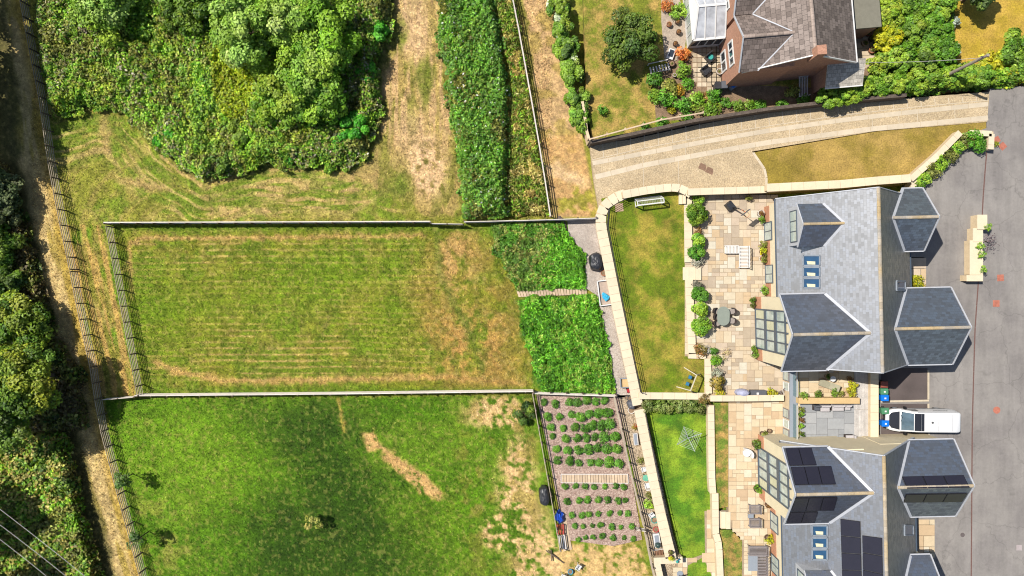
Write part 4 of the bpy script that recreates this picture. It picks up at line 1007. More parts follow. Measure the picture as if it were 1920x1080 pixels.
for Yc, h in ((2.2, 2.4), (7.05, 2.4)):
    uf, ec, gc = -5.4, 6.2, 7.95; uv = lambda z: -hw+(z-e)/s
    b = MB(); ext(b, [L(uf+.2, Yc-h+.15, OZ), L(uf+.2, Yc+h-.15, OZ), L(uf+.2, Yc+h-.15, ec), L(uf+.2, Yc, gc-.15), L(uf+.2, Yc-h+.15, ec)], (4.5, 0, 0)); b.build('gable_wall', m_brick2, o)
    for k in (1, -1):
        ts = MB().plate([L(uf, Yc+k*h, ec), L(uv(ec)+.05, Yc+k*h, ec), L(uv(gc)+.1, Yc, gc), L(uf, Yc, gc)], 0.1).build('roof_slope', m_tile, o, uvs=True)
        stick('valley_flashing', L(uv(ec)+.05, Yc+k*h, ec+.05), L(uv(gc)+.1, Yc, gc+.05), 0.10, 0.04, m_lead, o)
        stick('bargeboard', L(uf-.03, Yc+k*h, ec), L(uf-.03, Yc, gc), 0.08, 0.16, m_lead, o)
    ridge_tiles(ts, L(uf, Yc, gc+.02), L(uv(gc)+.1, Yc, gc+.02), MATS['old_ridge'], 0.46, 0.15)
    window(o, L(uf+.19, Yc-.1, 4.1), (0, 1, 0), (0, 0, 1), 2.0, 1.1, (-1, 0, 0), 3, 1, fm=m_white, gm=m_paned, bar=0.16)
    window(o, L(uf+.19, Yc-.1, 1.9), (0, 1, 0), (0, 0, 1), 1.7, 1.3, (-1, 0, 0), 2, 1, fm=m_white, gm=m_paned, bar=0.16)
ch = MB(); ch.box(*L(.15, .1, 8.6), 0.75, 0.75, 2.0).build('chimney', m_brick2, sl[1])
b = MB(); ext(b, [L(3.0, -1.3, OZ), L(3.0, .3, OZ), L(3.0, .3, 4.7), L(3.0, -1.3, 4.05)], (2.9, 0, 0)); b.build('porch_wall', m_brick2, o)
MB().plate([L(2.8, -1.6, 4.0), L(6.1, -1.6, 4.0), L(6.1, .45, 4.9), L(2.8, .45, 4.9)], 0.1).build('porch_roof', M_slate('pale_pantile', (206, 198, 184), var=0.25, rough=0.7, spec=0.3, bw=0.34, bh=0.32, groove=0.35), o, uvs=True)
stick('gutter', L(2.8, -1.65, 3.95), L(6.1, -1.65, 3.95), 0.1, 0.09, m_white, o)
window(o, L(-1.6, .19, 2.0), (1, 0, 0), (0, 0, 1), 1.2, 1.2, (0, -1, 0), 2, 1, fm=m_white, gm=m_paned)
window(o, L(-1.4, .19, 4.6), (1, 0, 0), (0, 0, 1), 1.3, 1.1, (0, -1, 0), 2, 1, fm=m_white, gm=m_paned)
b = MB().box(*L(6.3, 5.8, 2.6), 3.0, 5.0, 3.4); b.build('flat_extension', m_brick2, o)
MB().box(*L(6.35, 5.8, 4.38), 3.2, 5.2, 0.16).build('flat_roof', M('felt_roof', (138, 134, 118), var=0.1, scale=2), o)
stick('drainpipe', L(-4.7, .1, OZ+.1), L(-4.7, .1, 5.2), 0.1, 0.1, m_white, o)
# conservatory
u0, u1, v0, v1, ze, zr = -8.15, -5.3, 3.9, 9.0, 3.1, 4.2; vm = (v0+v1)/2
b = MB(); b.box(*L((u0+u1)/2, vm, 1.2), u1-u0, v1-v0, 0.6); cw = b.build('conservatory_base', m_white, o)
cf = MB()
for u in np.linspace(u0, u1, 5): cf.bar(L(u, v0, 1.4), L(u, v0, ze), .09); cf.bar(L(u, v1, 1.4), L(u, v1, ze), .09)
for v in np.linspace(v0, v1, 7): cf.bar(L(u0, v, 1.4), L(u0, v, ze), .09)
for a, c in ((L(u0, v0, ze), L(u1, v0, ze)), (L(u0, v0, ze), L(u0, v1, ze)), (L(u0, v1, ze), L(u1, v1, ze)), (L(u0+.4, vm, zr), L(u1, vm, zr))): cf.bar(a, c, .2, .14)
for u in np.linspace(u0+.1, u1, 4):
    uu = max(u, u0+.4)
    for v in (v0, v1): cf.bar(L(u, v, ze+.05), L(uu, vm, zr+.05), .1, .08)
cf.build('conservatory_frame', m_white, o)
us = np.linspace(u0+.1, u1, 4)
for i in range(3):
    for v in (v0, v1):
        p = [L(us[i], v, ze+.02), L(us[i+1], v, ze+.02), L(max(us[i+1], u0+.4), vm, zr+.02), L(max(us[i], u0+.4), vm, zr+.02)]
        MB().plate(p, .03).build('roof_pane', m_panec, o)
MB().plate([L(u0, v0, ze+.02), L(u0, v1, ze+.02), L(u0+.4, vm, zr+.02)], .03).build('roof_pane', m_white, o)
for i in range(4):
    a = np.linspace(u0, u1, 5); MB().box(*L((a[i]+a[i+1])/2, v0+.01, 2.25), a[1]-a[0]-.1, .02, 1.6).build('side_pane', m_paned, o)
for i in range(6):
    a = np.linspace(v0, v1, 7); MB().box(*L(u0+.01, (a[i]+a[i+1])/2, 2.25), .02, a[1]-a[0]-.1, 1.6).build('side_pane', m_pane, o)
# ------------------------------------------------------------------ vegetation
G_BRIGHT = [(140, 182, 44), (116, 164, 36), (164, 196, 66), (96, 144, 34)]
G_PALE = [(166, 196, 88), (144, 180, 66), (186, 208, 116), (124, 162, 48), (156, 190, 54)]
G_DARK = [(82, 104, 34), (62, 88, 28), (104, 126, 44), (50, 74, 26)]
G_MID = [(112, 146, 38), (90, 126, 30), (134, 160, 50), (74, 106, 28)]
G_LIME = [(156, 178, 48), (136, 162, 42), (174, 188, 62), (110, 144, 38)]
G_YEL = [(190, 184, 30), (168, 174, 26), (208, 194, 46), (146, 160, 30)]
G_OLIVE = [(142, 148, 62), (120, 128, 50), (160, 162, 78), (98, 106, 40)]
G_HEDGE = [(112, 156, 40), (136, 172, 48), (92, 134, 34), (152, 180, 58)]
ORD = ['first', 'second', 'third', 'fourth', 'fifth', 'sixth', 'seventh', 'eighth', 'ninth', 'tenth', 'eleventh']
def tree(label, x, y, zt, r, h, pal, n, leaf=0.26, seed=1, name='tree', group=None, cat='tree', z0=0.0, ry=None, lumps=34, trunk=True):
    """crown seen centred at pixel (x,y) with centre height zt; r, h radii in metres"""
    c = W(x, y, z0+zt); o = thing(name, label, cat, (c.x, c.y, z0), 0, group)
    p, nr, s, rgb = crown(0, 0, zt, r, ry or r, h, n, leaf, pal, seed, lumps)
    link('crown', leaf_mesh('crown', p, nr, s, rgb, m_leaf, seed=seed), o)
    b = MB(); rr = random.Random(seed); R0 = max(0.04, r*0.07)
    b.tube([(0, 0, -.1), (rr.uniform(-.1, .1)*r*.3, rr.uniform(-.1, .1)*r*.3, zt*.5), (0, 0, zt+h*.4)], [R0, R0*.75, R0*.25], 7)
    for i in range(6):
        a = rr.uniform(0, 6.28); z = zt*rr.uniform(.45, .95); q = rr.uniform(.45, .8)
        b.tube([(0, 0, z), (math.cos(a)*r*q*.5, math.sin(a)*r*q*.5, z+h*.25), (math.cos(a)*r*q, math.sin(a)*r*q, z+h*.4)], [R0*.45, R0*.3, R0*.1], 5)
    b.build('trunk', m_bark, o)
    return o
def thicket(name, label, polys, hf, dens, leaf, palf, seed, z0=0.0, kind='stuff', cat=None, mat=None, aspect=0.62, upright=0.0, zr=(0.35, 1.0), soft=10, warp=18):
    """low growth over a pixel polygon: hf(x,y)->height (m); palf(x,y,r)->seen colours"""
    r = np.random.default_rng(seed); P = []
    for poly in polys:
        xs = [p[0] for p in poly]; ys = [p[1] for p in poly]; x0, x1, y0, y1 = min(xs), max(xs), min(ys), max(ys)
        n = int((x1-x0)*(y1-y0)/400*dens*1.1); x = r.uniform(x0, x1, n); y = r.uniform(y0, y1, n)
        wx = x+(fbm(x, y, 16, seed)-.5)*warp; wy = y+(fbm(x, y, 16, seed+3)-.5)*warp
        k = inpoly(wx, wy, poly); P.append(np.stack([x[k], y[k], sst(0, soft, segdist(x[k], y[k], poly, True))], 1))
    q = np.concatenate(P); x, y, ed = q[:, 0], q[:, 1], q[:, 2]; h = hf(x, y)*(0.35+0.65*ed); n = len(x)
    ep = 1.5; hx = (hf(x+ep, y)-hf(x-ep, y))/(2*ep/20); hy = (hf(x, y+ep)-hf(x, y-ep))/(2*ep/20)
    z = z0+h*(zr[0]+(zr[1]-zr[0])*np.sqrt(r.random(n)))
    nr = np.stack([-hx*0.8-.15, hy*0.8, np.full(n, 1.15-upright*0.6)], 1)+r.normal(0, 0.36+upright*0.3, (n, 3))
    sc = (CAM_H-z0)/FOC
    pos = np.stack([(x-960)*sc, (540-y)*sc, z], 1)
    rgb = palf(x, y, r)*r.uniform(0.8, 1.16, (n, 1))*(0.72+.56*fbm(x, y, 22, seed+7))[:, None]
    me = leaf_mesh(name, pos, nr, leaf*r.uniform(0.45, 1.5, n), rgb, mat or m_leaf, aspect, seed)
    o = link(name, me)
    if kind: o['kind'] = kind
    o['label'] = label
    if cat: o['category'] = cat
    return o
def lump(x, y, s, seed):
    """rounded mounds: distance to jittered cell centres"""
    a_ = seed*0.9+.35; x, y = x*math.cos(a_)-y*math.sin(a_)+5000, x*math.sin(a_)+y*math.cos(a_)+5000
    xi = np.floor(x/s); yi = np.floor(y/s); best = np.full(np.shape(x), 9.0)
    for a in (-1, 0, 1):
        for b in (-1, 0, 1):
            cx = xi+a; cy = yi+b
            jx = vnoise(cx, cy, 1, seed); jy = vnoise(cx, cy, 1, seed+11)
            best = np.minimum(best, np.hypot(x/s-cx-jx, y/s-cy-jy))
    return np.sqrt(np.clip(1-best**2*1.15, 0, 1))
def mixpal(x, y, r, pals, s, seed, jit=12):
    """patches of different plants"""
    f = np.clip((fbm(x, y, s, seed)-.28)/.44, 0, .999)*len(pals); f = np.clip(f+r.normal(0, .28, len(x)), 0, len(pals)-.01).astype(int)
    out = np.zeros((len(x), 3))
    for i, p in enumerate(pals):
        k = f == i; out[k] = pick(p, int(k.sum()), r, jit)
    return out
# scrub on the big mound
GREYW = [(190, 184, 150), (150, 148, 100), (120, 128, 70)]; RUST = [(140, 92, 50), (110, 76, 40), (130, 120, 50)]
thicket('scrub', 'tangled scrub of bramble, weeds and bushes filling the upper left', [SCRUB],
        lambda x, y: 0.1+1.5*lump(x, y, 27, 3)*(.35+fbm(x, y, 90, 4))+0.65*lump(x, y, 11, 8), 215, 0.23,
        lambda x, y, r: np.where(emask(x, y, 448, 150, 40, 80, .3)[:, None] > .5, pick([(158, 176, 22), (138, 164, 24), (176, 188, 36)], len(x), r), mixpal(x, y, r, [G_BRIGHT, G_LIME, G_OLIVE, G_BRIGHT, G_HEDGE, GREYW+G_OLIVE, G_BRIGHT, G_OLIVE], 64, 6)), 21, soft=26, warp=40)
thicket('rough_grass', 'pale rough grass at the fence side of the scrub', [[(60, -30), (85, 60), (170, 205), (104, 228), (88, 130)], [(200, 170), (300, 200), (330, 300), (260, 230)]],
        lambda x, y: 0.3+0.35*fbm(x, y, 14, 5), 130, 0.34, lambda x, y, r: mixpal(x, y, r, [G_OLIVE, [(170, 164, 88), (150, 150, 70)], G_MID], 30, 9), 22, mat=m_blade, aspect=0.2, upright=0.7)
BR = [(815, -40), (915, -40), (938, 60), (956, 180), (950, 330), (955, 408), (868, 412), (858, 300), (838, 170), (822, 80)]
def br_pal(x, y, r):
    c = mixpal(x, y, r, [[(100, 148, 44), (80, 126, 36), (120, 166, 54)], [(112, 164, 48), (90, 140, 38)], [(134, 168, 60), (104, 146, 46)], [(104, 152, 44), (84, 130, 36)], G_OLIVE], 34, 12)
    k = r.random(len(x)) < 0.012; c[k] = (236, 240, 226); return c
thicket('bramble', 'dense green bramble strip dotted with white flowers beside the dirt track', [BR], lambda x, y: 0.1+1.0*lump(x, y, 50, 9)*fbm(x, y, 60, 3)+1.1*lump(x, y, 22, 5)*(.2+fbm(x, y, 40, 2))+.7*lump(x, y, 10, 6), 185, 0.21, br_pal, 23, warp=34, soft=14)
thicket('dry_grass', 'straw and green rough grass between the bramble and the pale fence', [[(915, -40), (960, -40), (977, 80), (1002, 220), (1032, 402), (955, 408), (950, 330), (956, 180), (938, 60)]],
        lambda x, y: 0.3+0.5*lump(x, y, 16, 5), 150, 0.34, lambda x, y, r: mixpal(x, y, r, [[(186, 170, 92), (168, 156, 80), (204, 186, 112)], G_OLIVE, G_MID, G_OLIVE, G_BRIGHT, [(180, 162, 84), (192, 172, 94)]], 22, 13), 24, mat=m_blade, aspect=0.28, upright=0.6)
LUSH = [(108, 172, 40), (92, 154, 34), (126, 186, 54), (82, 138, 32)]
thicket('tall_grass', 'tall mottled grass plot above the board path', [[(922, 420), (950, 414), (1056, 416), (1062, 440), (1096, 478), (1098, 538), (968, 545), (945, 500), (925, 460)]],
        lambda x, y: 0.15+0.6*lump(x, y, 13, 5), 240, 0.30, lambda x, y, r: np.where((x+y*0.25 > 1145+r.normal(0, 12, len(x)))[:, None], pick(LUSH, len(x), r), mixpal(x, y, r, [[(112, 148, 56), (94, 132, 46)], [(156, 162, 84), (136, 148, 66)], [(98, 150, 44), (82, 128, 38)]], 26, 14)), 25, mat=m_blade, aspect=0.34, upright=0.5, warp=26)
thicket('tall_grass', 'lush bright green grass plot below the board path', [[(972, 558), (1100, 552), (1118, 556), (1142, 660), (1154, 738), (1010, 736), (990, 660)]],
        lambda x, y: 0.15+0.62*lump(x, y, 12, 7), 260, 0.28, lambda x, y, r: mixpal(x, y, r, [LUSH, [(70, 120, 30), (86, 140, 34)], LUSH, [(150, 174, 74), (124, 160, 54)], LUSH], 22, 15), 26, mat=m_blade, aspect=0.34, upright=0.5, warp=24)
# short tufts that give the fields their nap
r = np.random.default_rng(5); n = 210000
x = r.uniform(60, 1060, n); y = r.uniform(-10, 1085, n)
k = ~inpoly(x, y, SCRUB) & (x > fence_x(y)-60) & ~inpoly(x, y, BR) & ~((x > 1004) & (y > 738)) & ~((x > 1035) & (y < 420)) & ~((x > 922) & (y > 415) & (y < 740) & inpoly(x, y, [(922, 415), (1160, 412), (1160, 740), (1005, 740), (970, 550)]))
x, y = x[k], y[k]; n = len(x); c = paint(x, y); mm = r.random(n)
c = np.where((mm < .14)[:, None], c*0.68, np.where((mm > .84)[:, None], c*1.15+8, c*r.uniform(.8, 1.12, (n, 1))))
pos = np.stack([(x-960)/20, (540-y)/20, r.uniform(.0, .07, n)], 1); nr = r.normal(0, .8, (n, 3)); nr[:, 2] = np.abs(nr[:, 2])+.5
o = link('short_grass', leaf_mesh('short_grass', pos, nr, r.uniform(.06, .17, n), c, m_blade, 0.45, 9)); o['kind'] = 'stuff'; o['label'] = 'short grass and straw flecks over the fields'
# white clover flecks in the lower field
# ---- trees standing in the scrub
tree('large pale green tree in the scrub, leftmost of the tight cluster', 466, 62, 3.6, 3.4, 2.6, G_PALE, 15000, 0.27, 31, 'broadleaf_tree')
tree('pale green tree touching the top edge beside the large pale one', 545, 26, 3.6, 3.0, 2.4, G_PALE, 12000, 0.27, 32, 'broadleaf_tree')
tree('bright green tree on the right of the cluster, nearest the dirt track', 606, 60, 3.2, 3.3, 2.4, G_BRIGHT, 13000, 0.27, 33, 'broadleaf_tree')
tree('bright green tree below the cluster in the middle of the scrub', 584, 138, 3.0, 3.0, 2.2, G_BRIGHT+G_PALE[:2], 12000, 0.26, 34, 'broadleaf_tree')
tree('yellow-green low tree at the lower edge of the cluster', 530, 188, 2.2, 2.8, 1.8, G_LIME+G_BRIGHT, 9000, 0.25, 35, 'broadleaf_tree')
tree('small bright tree right of the yellow-green one', 608, 195, 2.2, 2.2, 1.7, G_BRIGHT, 7000, 0.25, 36, 'broadleaf_tree')
tree('dusty green treetop at the top edge over the left scrub', 190, 8, 3.2, 3.0, 1.8, G_PALE, 9000, 0.26, 37, 'broadleaf_tree')
tree('dark green bush standing at the top edge between treetops', 350, 14, 2.2, 2.6, 1.4, G_MID, 7000, 0.26, 38, 'scrub_bush', cat='bush')
for i, (x, y, rr_, lab) in enumerate(((703, 60, 1.15, 'round bright bush beside the dirt track, topmost of three'), (688, 138, 1.0, 'round bright bush beside the dirt track, middle of three'), (664, 240, 1.3, 'bright bush near the lower right edge of the scrub'), (640, 262, 0.9, 'small bright bush left of the lower right scrub edge'), (545, 296, 0.6, 'tiny bright bush at the bottom edge of the scrub'), (310, 255, 1.1, 'emerald bush at the lower left edge of the scrub'), (440, 250, 1.2, 'dark green bush in the lower scrub'), (420, 310, 0.9, 'mid green bush near the bottom tip of the scrub'))):
    tree(lab, x, y, rr_*.9, rr_, rr_*.8, [(84, 168, 36), (66, 148, 30), (104, 186, 50)] if i < 6 else G_MID, int(2200*rr_*rr_)+500, 0.2, 40+i, 'round_bush', cat='bush', lumps=16)
for lab, x, y in (('small yellow-flowered plant by the western fence', 86, 107), ('yellow-flowered plant near the lower tip of the scrub', 355, 296), ('yellow-flowered plant at the lower edge of the mound', 435, 257)):
    tree(lab, x, y, .9, .28, .2, [(246, 206, 20), (238, 190, 10)], 260, 0.12, x, 'flowering_plant', cat='plant', lumps=8)
# ---- dark trees along the western path, some outside the picture throwing their shade in
WT = [('tall tree outside the frame beside the shaded upper path', -100, 100, 5.2, 3.0, 2.6), ('tall tree outside the frame above the first crown in view', -106, 200, 5.2, 3.0, 2.6), ('tall tree outside the frame beyond the top left corner', -128, -60, 6.0, 3.3, 3.0), ('tall tree outside the frame left of the top of the path', -128, 40, 6.0, 3.4, 3.0), ('tall tree outside the frame left of the path near the scrub', -134, 150, 6.0, 3.5, 3.0), ('tall tree outside the frame left of the path above the first visible crown', -122, 236, 5.8, 3.2, 2.8),
      ('dusty grey-green treetop at the left edge, uppermost in view', -8, 372, 1.5, 2.6, 1.3), ('dark treetop at the left edge below the dusty one', -22, 458, 1.6, 2.8, 1.4), ('narrow dark treetop at the left edge above the bright tree', -4, 536, 1.5, 2.2, 1.2),
      ('large bright-topped tree at the left edge, middle', 28, 612, 2.0, 2.9, 1.7), ('large tree overhanging the western path near the fence corner', 48, 712, 4.6, 3.0, 2.2), ('dark tree at the left edge below the overhanging one', 6, 772, 5.0, 3.2, 2.4),
      ('tall dark tree outside the frame at the bottom left', -120, 985, 6.0, 3.2, 2.6), ('tall dark tree outside the bottom left corner', -60, 1130, 6.5, 3.2, 2.8)]
for i, (lab, x, y, zt, rr_, hh) in enumerate(WT):
    off = 'outside' in lab
    tree(lab, x, y, zt, rr_, hh, [(104, 116, 70), (84, 100, 56), (130, 140, 92), (66, 84, 44)] if i == 6 else (G_MID+[(140, 156, 40), (160, 168, 48)] if i in (9, 10) else G_DARK+G_MID), 5000 if off else 15000, 0.36 if off else 0.25, 60+i, 'dark_tree', lumps=40)
thicket('undergrowth', 'dark shaded undergrowth beneath the trees along the western path', [[(-40, 300), (20, 310), (60, 420), (90, 540), (120, 640), (165, 700), (170, 800), (60, 815), (-40, 810)]],
        lambda x, y: 0.3+1.0*lump(x, y, 30, 5), 90, 0.3, lambda x, y, r: mixpal(x, y, r, [G_DARK, G_OLIVE, [(120, 110, 60), (100, 90, 50)]], 30, 17), 27)
thicket('bank_scrub', 'olive and yellow scrub bank in the lower left corner', [[(-40, 806), (120, 806), (140, 830), (160, 930), (190, 1040), (210, 1120), (-40, 1120)]],
        lambda x, y: 0.4+1.1*lump(x, y, 30, 9)+.4*lump(x, y, 12, 4), 150, 0.28, lambda x, y, r: mixpal(x, y, r, [G_OLIVE, G_BRIGHT, [(176, 168, 84), (156, 150, 70)], G_MID], 36, 18), 28)
for i, (x, y, lab) in enumerate(((225, 900, 'small sapling in the western fence, upper of two'), (256, 1012, 'small sapling in the western fence, lower of two'))):
    tree(lab, x, y, 2.1, .9, .8, [(100, 130, 60), (80, 110, 50)], 300, 0.22, 90+i, 'sapling', lumps=9)
tree('small yellowing sapling alone in the green lower field', 588, 980, 1.3, 0.75, 0.6, [(176, 176, 84), (196, 186, 100), (140, 156, 60)], 420, 0.18, 93, 'sapling', lumps=10)
tree('dark bush against the fence at the top left of the mulched bed', 982, 774, .8, .95, .7, G_DARK+G_MID, 1700, 0.18, 94, 'round_bush', cat='bush', lumps=14)
# ---- hedges and garden trees round the old house
for i, (x, y, r_) in enumerate(((1046, 8, 1.3), (1056, 50, 1.3), (1062, 92, 1.35), (1072, 136, 1.3), (1080, 178, 1.2), (1087, 214, 1.0), (1091, 236, .7))):
    tree('hedge bush between dirt strip and old garden, %s from the top' % ORD[i], x, y, 1.1, r_*.85, 1.0, G_HEDGE+G_MID+([(236, 238, 222)] if i in (0, 1, 2, 3) else []), int(3600*r_*r_), 0.2, 120+i, 'hedge_bush', group='hedge bushes beside the old garden', cat='bush', lumps=20, ry=r_*1.15)
tree('dark green spreading tree on the old garden lawn', 1182, 74, 1.9, 2.5, 1.6, [(104, 128, 44), (84, 108, 36), (126, 148, 54), (66, 90, 30)], 11000, 0.22, 95, 'garden_tree', z0=0.9)
def rh_pal(x, y, r): return mixpal(x, y, r, [G_MID, G_HEDGE, G_DARK], 38, 20)
thicket('shrubbery', 'low green undergrowth beneath the shrubs beside the old house', [[(1648, -40), (1790, -40), (1784, 60), (1776, 118), (1852, 124), (1850, 168), (1700, 184), (1580, 196), (1540, 186), (1640, 134), (1636, 90), (1640, 40)]], lambda x, y: .3+.7*lump(x, y, 24, 5), 130, 0.25, rh_pal, 30, z0=1.3)
SH = [(1664, 26, 1.4, 'lime', 'lime shrub nearest the old house, topmost'), (1706, 8, 1.6, 'mid', 'green shrub at the top edge beside the lime one'), (1752, 14, 1.7, 'hedge', 'bright green shrub at the top edge left of the golden lawn'), (1662, 74, 1.2, 'yellow', 'yellow-leaved shrub beside the yard pots'), (1704, 56, 1.5, 'mid', 'dark green shrub in the middle of the shrubbery'), (1752, 62, 1.6, 'mid2', 'deep green shrub left of the golden lawn, middle'), (1684, 106, 1.4, 'hedge', 'bright shrub in the lower shrubbery above the hedge'), (1732, 104, 1.5, 'mid', 'mid green shrub in the lower shrubbery'), (1768, 98, 1.3, 'mid2', 'dark shrub at the lower left edge of the golden lawn'), (1648, 122, 1.0, 'lime', 'lime shrub at the corner of the old house yard')]
PL = {'lime': G_LIME, 'mid': G_MID+G_HEDGE[:1], 'hedge': G_HEDGE, 'yellow': G_YEL, 'mid2': [(92, 140, 30), (72, 116, 26), (110, 152, 36)]}
for i, (x, y, r_, k, lab) in enumerate(SH): tree(lab, x, y, 1.4, r_, 1.2, PL[k], int(2900*r_*r_), 0.22, 130+i, 'garden_shrub', z0=1.3, cat='shrub', lumps=36)
for i, (x, y) in enumerate(((1556, 182), (1584, 172), (1614, 168), (1646, 160), (1680, 156), (1714, 154), (1748, 148), (1780, 146), (1812, 142), (1838, 146))):
    tree('lime green hedge bush overhanging the cobbled lane, %s from the left' % ORD[i], x, y, 1.2, 1.25, 1.0, G_HEDGE+G_LIME[:2] if i % 3 else G_HEDGE+G_MID[:2], 4600, 0.19, 150+i, 'lane_hedge_bush', group='hedge bushes overhanging the lane', z0=1.3, cat='bush', lumps=34, ry=1.05)
o = thicket('garden_hedge', 'yellow-green hedge in the upper right corner above the drive', [[(1846, 128), (1990, 128), (1990, 158), (1850, 168)]], lambda x, y: 0.7+.8*lump(x, y, 20, 7), 260, 0.24, lambda x, y, r: mixpal(x, y, r, [G_LIME, G_YEL, G_HEDGE], 30, 23), 34, z0=1.6, kind=None, cat='hedge')
tree('rounded green bush at the right edge of the golden lawn', 1908, 96, 1.4, 1.9, 1.3, G_MID+G_HEDGE, 6000, 0.22, 96, 'garden_tree', z0=1.3)
tree('dark tree crown at the top edge over the golden lawn', 1835, -16, 2.2, 1.7, 1.3, G_DARK, 4000, 0.24, 97, 'garden_tree', z0=1.3)
tree('yellow-green bush at the lower edge of the golden lawn', 1862, 122, .9, 1.3, .8, G_YEL, 2600, 0.2, 98, 'garden_bush', z0=1.3, cat='bush')
for i, (x, y) in enumerate(((1786, 42), (1790, 92))):
    tree(('silver-leaved plant at the upper left edge of the golden lawn', 'silver-leaved plant at the lower left edge of the golden lawn')[i], x, y, .45, .6, .4, [(186, 196, 176), (166, 180, 160), (206, 212, 196)], 700, .14, 110+i, 'silver_plant', z0=1.3, cat='plant', lumps=12)

# ---- round shrubs from a few shared shapes
_bush = {}
def bush_mesh(kind, pal, n=420, leaf=0.26, seed=1, lumps=16, flat=0.85, dome=False):
    k = (kind, seed, dome)
    if k not in _bush:
        p, nr, s, rgb = crown(0, 0, flat*.8, 1, 1, flat, n, leaf, pal, seed, lumps, 0.4, dome=dome)
        _bush[k] = leaf_mesh('foliage', p, nr, s, rgb, m_leafr, seed=seed)
    return _bush[k]
_stem = MB().tube([(0, 0, -.1), (.03, 0, .5), (0, .02, .9)], [.06, .04, .015], 6).mesh('stem', m_bark)
def shrub(label, x, y, z0, r, kind='green', pal=None, name='shrub', group=None, seed=None, h=1.0, cat='shrub', n=420, leaf=0.26, lumps=16, dome=False):
    """shrub seen centred at (x,y)"""
    pals = {'green': [(86, 140, 34), (66, 116, 26), (110, 160, 46)], 'lime': G_HEDGE, 'mid': G_MID, 'rust': [(168, 122, 70), (140, 100, 56), (120, 116, 50)], 'silver': [(150, 150, 134), (128, 130, 112), (176, 172, 152)], 'white': [(238, 232, 220), (226, 216, 206), (180, 184, 150)],
            'orange': [(222, 128, 60), (200, 106, 48), (226, 160, 84)], 'gold': [(236, 184, 60), (216, 160, 40), (190, 170, 60)], 'olive': G_OLIVE, 'dark': G_DARK, 'yellow': G_YEL}
    sd = seed if seed is not None else (int(x*7+y*3) % 4)
    p = W(x, y, z0+r*h*.7); o = thing(name, label, cat, (p.x, p.y, z0), (x*1.7+y) % 6.28, group)
    link('foliage', bush_mesh(kind, pal or pals[kind], n, leaf, sd, lumps, dome=dome), o, (0, 0, 0), (0, 0, 0), (r, r, r*h))
    link('stem', _stem, o, (0, 0, 0), (0, 0, 0), (r, r, r*h))
    return o
ROWS = [[(1020, 754), (1041, 757), (1067, 754), (1082, 754), (1100, 751), (1117, 752), (1133, 750)], [(1027, 781), (1049, 781), (1072, 777), (1090, 782), (1106, 776), (1124, 774), (1139, 774)],
        [(1033, 801), (1056, 803), (1077, 802), (1096, 802), (1111, 797), (1128, 797), (1143, 795)], [(1036, 818), (1062, 823), (1081, 822), (1099, 821), (1115, 819), (1132, 820), (1153, 819)],
        [(1042, 842), (1065, 845), (1084, 844), (1103, 843), (1119, 839), (1138, 841), (1158, 842)], [(1045, 862), (1068, 864), (1085, 868), (1107, 867), (1123, 867), (1142, 868), (1161, 870)],
        [(1059, 912), (1079, 911), (1097, 912), (1114, 913), (1134, 913), (1154, 912), (1169, 913)], [(1063, 940), (1086, 938), (1101, 937), (1122, 936), (1139, 938), (1159, 939), (1172, 938)],
        [(1072, 966), (1091, 966), (1105, 964), (1122, 963), (1143, 962), (1162, 962), (1177, 963)], [(1078, 986), (1093, 986), (1110, 985), (1126, 984), (1147, 988), (1164, 988), (1185, 987)],
        [(1085, 1011), (1097, 1008), (1112, 1007), (1129, 1005), (1149, 1008), (1170, 1008), (1187, 1011)]]
rs = random.Random(3)
for i, row in enumerate(ROWS):
    for j, (x, y) in enumerate(row):
        rr_ = (0.39+0.022*j if i < 6 else 0.33 if i < 8 else 0.30)*rs.uniform(.82, 1.18)
        shrub('clipped round shrub, %s from the left in the %s row down the mulched bed' % (ORD[j], ORD[i]), x, y, 0.02, rr_, 'green', name='bed_shrub', group='shrubs planted in rows in the mulched bed', seed=(i*7+j) % 6, cat='shrub', n=620, leaf=.24, h=.7, lumps=22, dome=True, pal=[(92, 142, 40), (74, 122, 32), (112, 158, 50)])
# ------------------------------------------------------------------ garden shrubs and pots
def S(*a, **k): return shrub(*a, **k)
S('biggest round bush of the upper patio border', 1306, 402, GL, 1.1, 'lime', n=2400, leaf=.17, lumps=22, seed=11, dome=True)
S('small leafy bush at the top end of the upper patio border', 1309, 373, GL, .6, 'lime', n=600, leaf=.22, seed=12, dome=True)
S('green bush in the middle of the upper patio border', 1308, 452, GL, .75, 'lime', n=1400, leaf=.2, seed=13, dome=True)
S('green bush at the lower end of the upper patio border', 1306, 472, GL, .85, 'green', n=1500, leaf=.2, seed=14, dome=True)
S('grey lavender mound ending the upper patio border', 1308, 490, GL, .55, 'silver', n=500, leaf=.2, seed=15)
S('rust-coloured heather between bushes of the upper patio border', 1307, 433, GL, .4, 'rust', n=300, leaf=.25, seed=16)
S('grey lavender mound starting the lower patio border', 1309, 536, GL, .55, 'silver', n=500, leaf=.2, seed=17)
S('round green bush below the grey mound of the lower border', 1312, 552, GL, .8, 'green', n=1500, leaf=.2, seed=18, dome=True)
S('bright round bush left of the patio table', 1312, 578, GL, .8, 'lime', n=1500, leaf=.2, seed=19, dome=True)
S('largest bright bush of the lower patio border', 1314, 611, GL, 1.0, 'lime', n=1500, leaf=.18, lumps=20, seed=20, dome=True)
S('rust and green heather at the corner of the low wall', 1312, 656, GL, .6, 'rust', n=600, leaf=.2, seed=21)
S('white-flowering tuft at the corner of the low wall', 1325, 656, GL, .4, 'white', n=300, leaf=.22, seed=22)
S('leafy green bush beside the white-flowering tuft', 1338, 658, GL, .42, 'green', n=400, leaf=.25, seed=23, dome=True)
